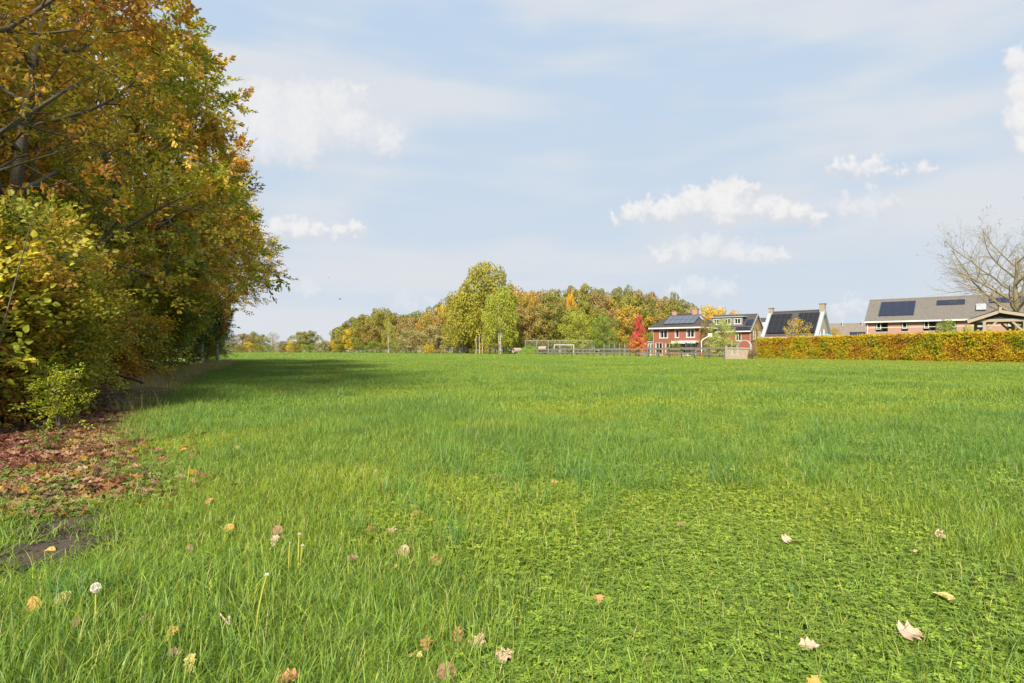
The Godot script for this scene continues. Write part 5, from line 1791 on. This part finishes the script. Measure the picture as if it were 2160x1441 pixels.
func small_things() -> void:
	var g := seeded(4321)
	# fallen leaves lying in the grass: [px, py, size, colour index, label]
	var tones := [[Color(0.38, 0.26, 0.20), "pinkish tan"], [Color(0.48, 0.38, 0.15), "pale yellow"], [Color(0.33, 0.16, 0.07), "orange-brown"], [Color(0.19, 0.11, 0.065), "dark brown"], [Color(0.40, 0.24, 0.06), "amber"]]
	var shapes := []
	for sh in [OAK, MAPLE, ROUND]:
		var m := MB.new()
		m.leaf(Vector3(0, 0, 0.5), Vector3(0, 0, -1), Vector3.UP, 1.0, 0.72 if sh == OAK else 0.9, sh, Color.WHITE, 0.3, 0.45)
		m.tube(PackedVector3Array([Vector3(0, 0, 0.5), Vector3(0.03, 0.02, 0.72)]), PackedFloat32Array([0.012, 0.008]), 3, Color.WHITE * 0.7)
		shapes.append(m.done())
	var leafmats := []
	for t in tones:
		var c: Color = t[0]
		leafmats.append(textured("fallen " + t[1], [(c * 0.5).linear_to_srgb(), (c * 0.85).linear_to_srgb(), (c * 1.05).linear_to_srgb(), (Color(c.r * 1.2, c.g * 1.05, c.b)).linear_to_srgb()], 0.02, 12.0, 0.8))
	var special := [[1995, 1258, 0.10, 1, 2, "large pale yellow leaf lying in the grass at the right"], [1925, 1332, 0.105, 0, 1, "large pinkish leaf standing in the grass at the lower right"], [1707, 1356, 0.085, 0, 0, "pinkish lobed leaf left of the large pink one"], [135, 1256, 0.085, 1, 2, "pale yellow leaf beside the dandelion clock at the left"],
		[368, 1372, 0.07, 0, 0, "grey-pink oak leaf at the bottom left"], [402, 1396, 0.085, 1, 0, "yellow oak leaf at the bottom left below the grey-pink one"], [305, 1303, 0.06, 0, 0, "small pale leaf between the dandelion stalks"], [877, 1086, 0.10, 2, 1, "big brown leaf in the middle of the grass"],
		[985, 1113, 0.06, 2, 0, "orange leaf right of the big brown one"], [1010, 1347, 0.075, 0, 1, "pink leaf at the bottom centre"], [900, 1355, 0.08, 2, 0, "brown leaf left of the pink one at the bottom centre"], [940, 1415, 0.075, 3, 2, "curled grey-brown leaf at the bottom centre"], [1985, 1127, 0.07, 0, 1, "pale pink leaf in the clover at the right"], [1933, 1160, 0.05, 0, 0, "small pink leaf in the clover below the pale one"],
		[605, 1424, 0.09, 2, 0, "orange-brown leaf at the bottom edge left of centre"], [2062, 1228, 0.06, 2, 0, "brown leaf on the bare patch at the right edge"], [1695, 1044, 0.07, 0, 0, "pale leaf standing out in the clover at centre right"], [765, 990, 0.08, 0, 1, "pale leaf left of centre in the shaded grass"], [1715, 1438, 0.08, 4, 0, "amber leaf at the bottom edge right of centre"], [160, 1308, 0.07, 3, 0, "dark curled leaf left of the dandelion clock"]]
	for s in special:
		var d: float = EYE * F / (s[1] - HY) * 0.95
		leaf_thing(shapes[s[4]], leafmats[s[3]], Vector3(wx(s[0], d), 0.04, -d), s[2] * 0.72, g, s[5], "")
	for i in 90:
		var d := 1.75 + 9.5 * pow(g.randf(), 1.3)
		var x := g.randf_range(-0.82, 0.82) * d
		if g.randf() < 0.45:
			x = -absf(x) * g.randf()
		if x < edge_x(d) + 0.2:
			continue
		var k := g.randi() % 5
		var side := "left" if x / d < -0.28 else ("right" if x / d > 0.28 else "middle")
		var far := "foreground" if d < 3.2 else ("nearer grass" if d < 6 else "grass farther out")
		leaf_thing(shapes[[0, 0, 1, 2][g.randi() % 4]], leafmats[k], Vector3(x, g.randf_range(0.02, 0.06), -d), g.randf_range(0.03, 0.065), g, "small %s fallen leaf in the %s, %s of the picture" % [tones[k][1], far, side], "fallen leaves in the grass")
	# dandelion clocks and stalks: [px, head py, base py, bend, label]
	for s in [[202, 1240, 1338, 0.0, 1.0, "white dandelion clock on a straight green stalk at the lower left"], [563, 1213, 1345, -0.035, 0.45, "faded dandelion head on a long curved stalk"], [631, 1127, 1212, -0.004, 0.4, "taller of two faded dandelion stalks close together"], [638, 1152, 1212, -0.01, 0.45, "shorter faded dandelion stalk beside the taller one"], [611, 1146, 1216, -0.004, 0.22, "bare dandelion stalk left of the pair"]]:
		var d: float = EYE * F / (s[2] - HY)
		var h := wy(s[1], d)
		var dn := thing("dandelion", s[5], "dandelion", Vector3(wx(s[0], d) + s[3], 0, -d), 0, "dandelion stalks in the grass")
		var m := MB.new()
		var top := Vector3(-s[3], h, 0)
		m.tube(PackedVector3Array([Vector3(0, 0, 0), Vector3(-s[3] * 0.2, h * 0.4, 0), Vector3(-s[3] * 0.6, h * 0.75, 0), top]), PackedFloat32Array([0.0032, 0.003, 0.0028, 0.0024]), 6)
		part(dn, "stalk", m.done(), mat("dandelion stalk", Color(0.36, 0.36, 0.06), 0.5, 0.3))
		m = MB.new()
		var R: float = 0.0125 * s[4]
		for i in 90:
			var u := unit(g)
			if s[4] < 0.9 and u.y < -0.2:
				continue
			var e := top + u * R
			m.bar(top, e, 0.0004, 0.0004)
			for q in 5:
				m.tri(e, e + (u + rv(g) * 0.9).normalized() * R * 0.3, e + (u + rv(g) * 0.9).normalized() * R * 0.3, Color.WHITE)
		part(dn, "seed_head", m.done(), mat("seed fluff", Color(0.75, 0.73, 0.68), 0.9, 0.6))
	# broken pinkish stalks
	for s in [[[462, 1293], [492, 1340], "broken pale stalk, leaning left, of the crossed pair"], [[484, 1300], [477, 1356], "broken pink stalk, upright, of the crossed pair"], [[400, 982], [391, 1034], "tall single yellow-green grass stalk in the shaded grass"]]:
		var d: float = EYE * F / (s[1][1] - HY)
		var bs := thing("broken_stalk", s[2], "stalk", Vector3(wx(s[1][0], d), 0, -d), 0, "loose stalks in the grass")
		var m := MB.new()
		var tp := Vector3(wx(s[0][0], d) - wx(s[1][0], d), wy(s[0][1], d), 0)
		m.tube(PackedVector3Array([Vector3.ZERO, tp * 0.5 + Vector3(0.004, 0.004, 0), tp]), PackedFloat32Array([0.0035, 0.0034, 0.003]), 6, Color.WHITE, true)
		part(bs, "stalk", m.done(), mats["dandelion stalk"] if s[0][0] == 400 else mat("pink stalk", Color(0.55, 0.4, 0.36), 0.6, 0.2))
	# birds
	for s in [[717, 631, 90, 0.42, "larger dark bird of two gliding over the field"], [693, 585, 110, 0.26, "smaller dark bird of two, higher in the sky"]]:
		var b := thing("bird", s[4], "bird", Vector3(wx(s[0], s[2]), wy(s[1], s[2]), -s[2]), 0.5, "birds over the field")
		var m := MB.new()
		var w: float = s[3]
		var pts := PackedVector3Array()
		var rad := PackedFloat32Array()
		for k in 7:
			pts.append(Vector3(lerpf(-0.55, 0.45, k / 6.0) * w, 0.02 * sin(k), 0))
			rad.append(w * [0.02, 0.05, 0.10, 0.12, 0.10, 0.07, 0.015][k])
		m.tube(pts, rad, 8, Color.WHITE, true)
		for sg in [-1.0, 1.0]:
			m.quad(Vector3(0.18 * w, 0.03, 0.05 * w * sg), Vector3(-0.12 * w, 0.03, 0.05 * w * sg), Vector3(-0.2 * w, 0.22 * w, 0.55 * w * sg), Vector3(0.1 * w, 0.25 * w, 0.6 * w * sg), Color.WHITE)
			m.tri(Vector3(0.1 * w, 0.25 * w, 0.6 * w * sg), Vector3(-0.2 * w, 0.22 * w, 0.55 * w * sg), Vector3(-0.25 * w, 0.16 * w, 1.0 * w * sg), Color.WHITE)
		m.quad(Vector3(-0.45 * w, 0, -0.05 * w), Vector3(-0.45 * w, 0, 0.05 * w), Vector3(-0.75 * w, -0.01, 0.12 * w), Vector3(-0.75 * w, -0.01, -0.12 * w), Color.WHITE)
		part(b, "body", m.done(), mat("plumage", Color(0.05, 0.035, 0.03), 0.8))

func leaf_thing(mesh: Mesh, m: Material, p: Vector3, size: float, g: RandomNumberGenerator, label: String, group: String) -> void:
	var o := part(self, "fallen_leaf", mesh, m, p, Basis(Vector3.RIGHT, g.randf_range(0.1, 0.95)) * Basis(Vector3.UP, g.randf() * TAU) * Basis(Vector3.BACK, g.randf_range(-0.35, 0.35)) * Basis.from_scale(Vector3.ONE * size))
	tag(o, label, "leaf", group)
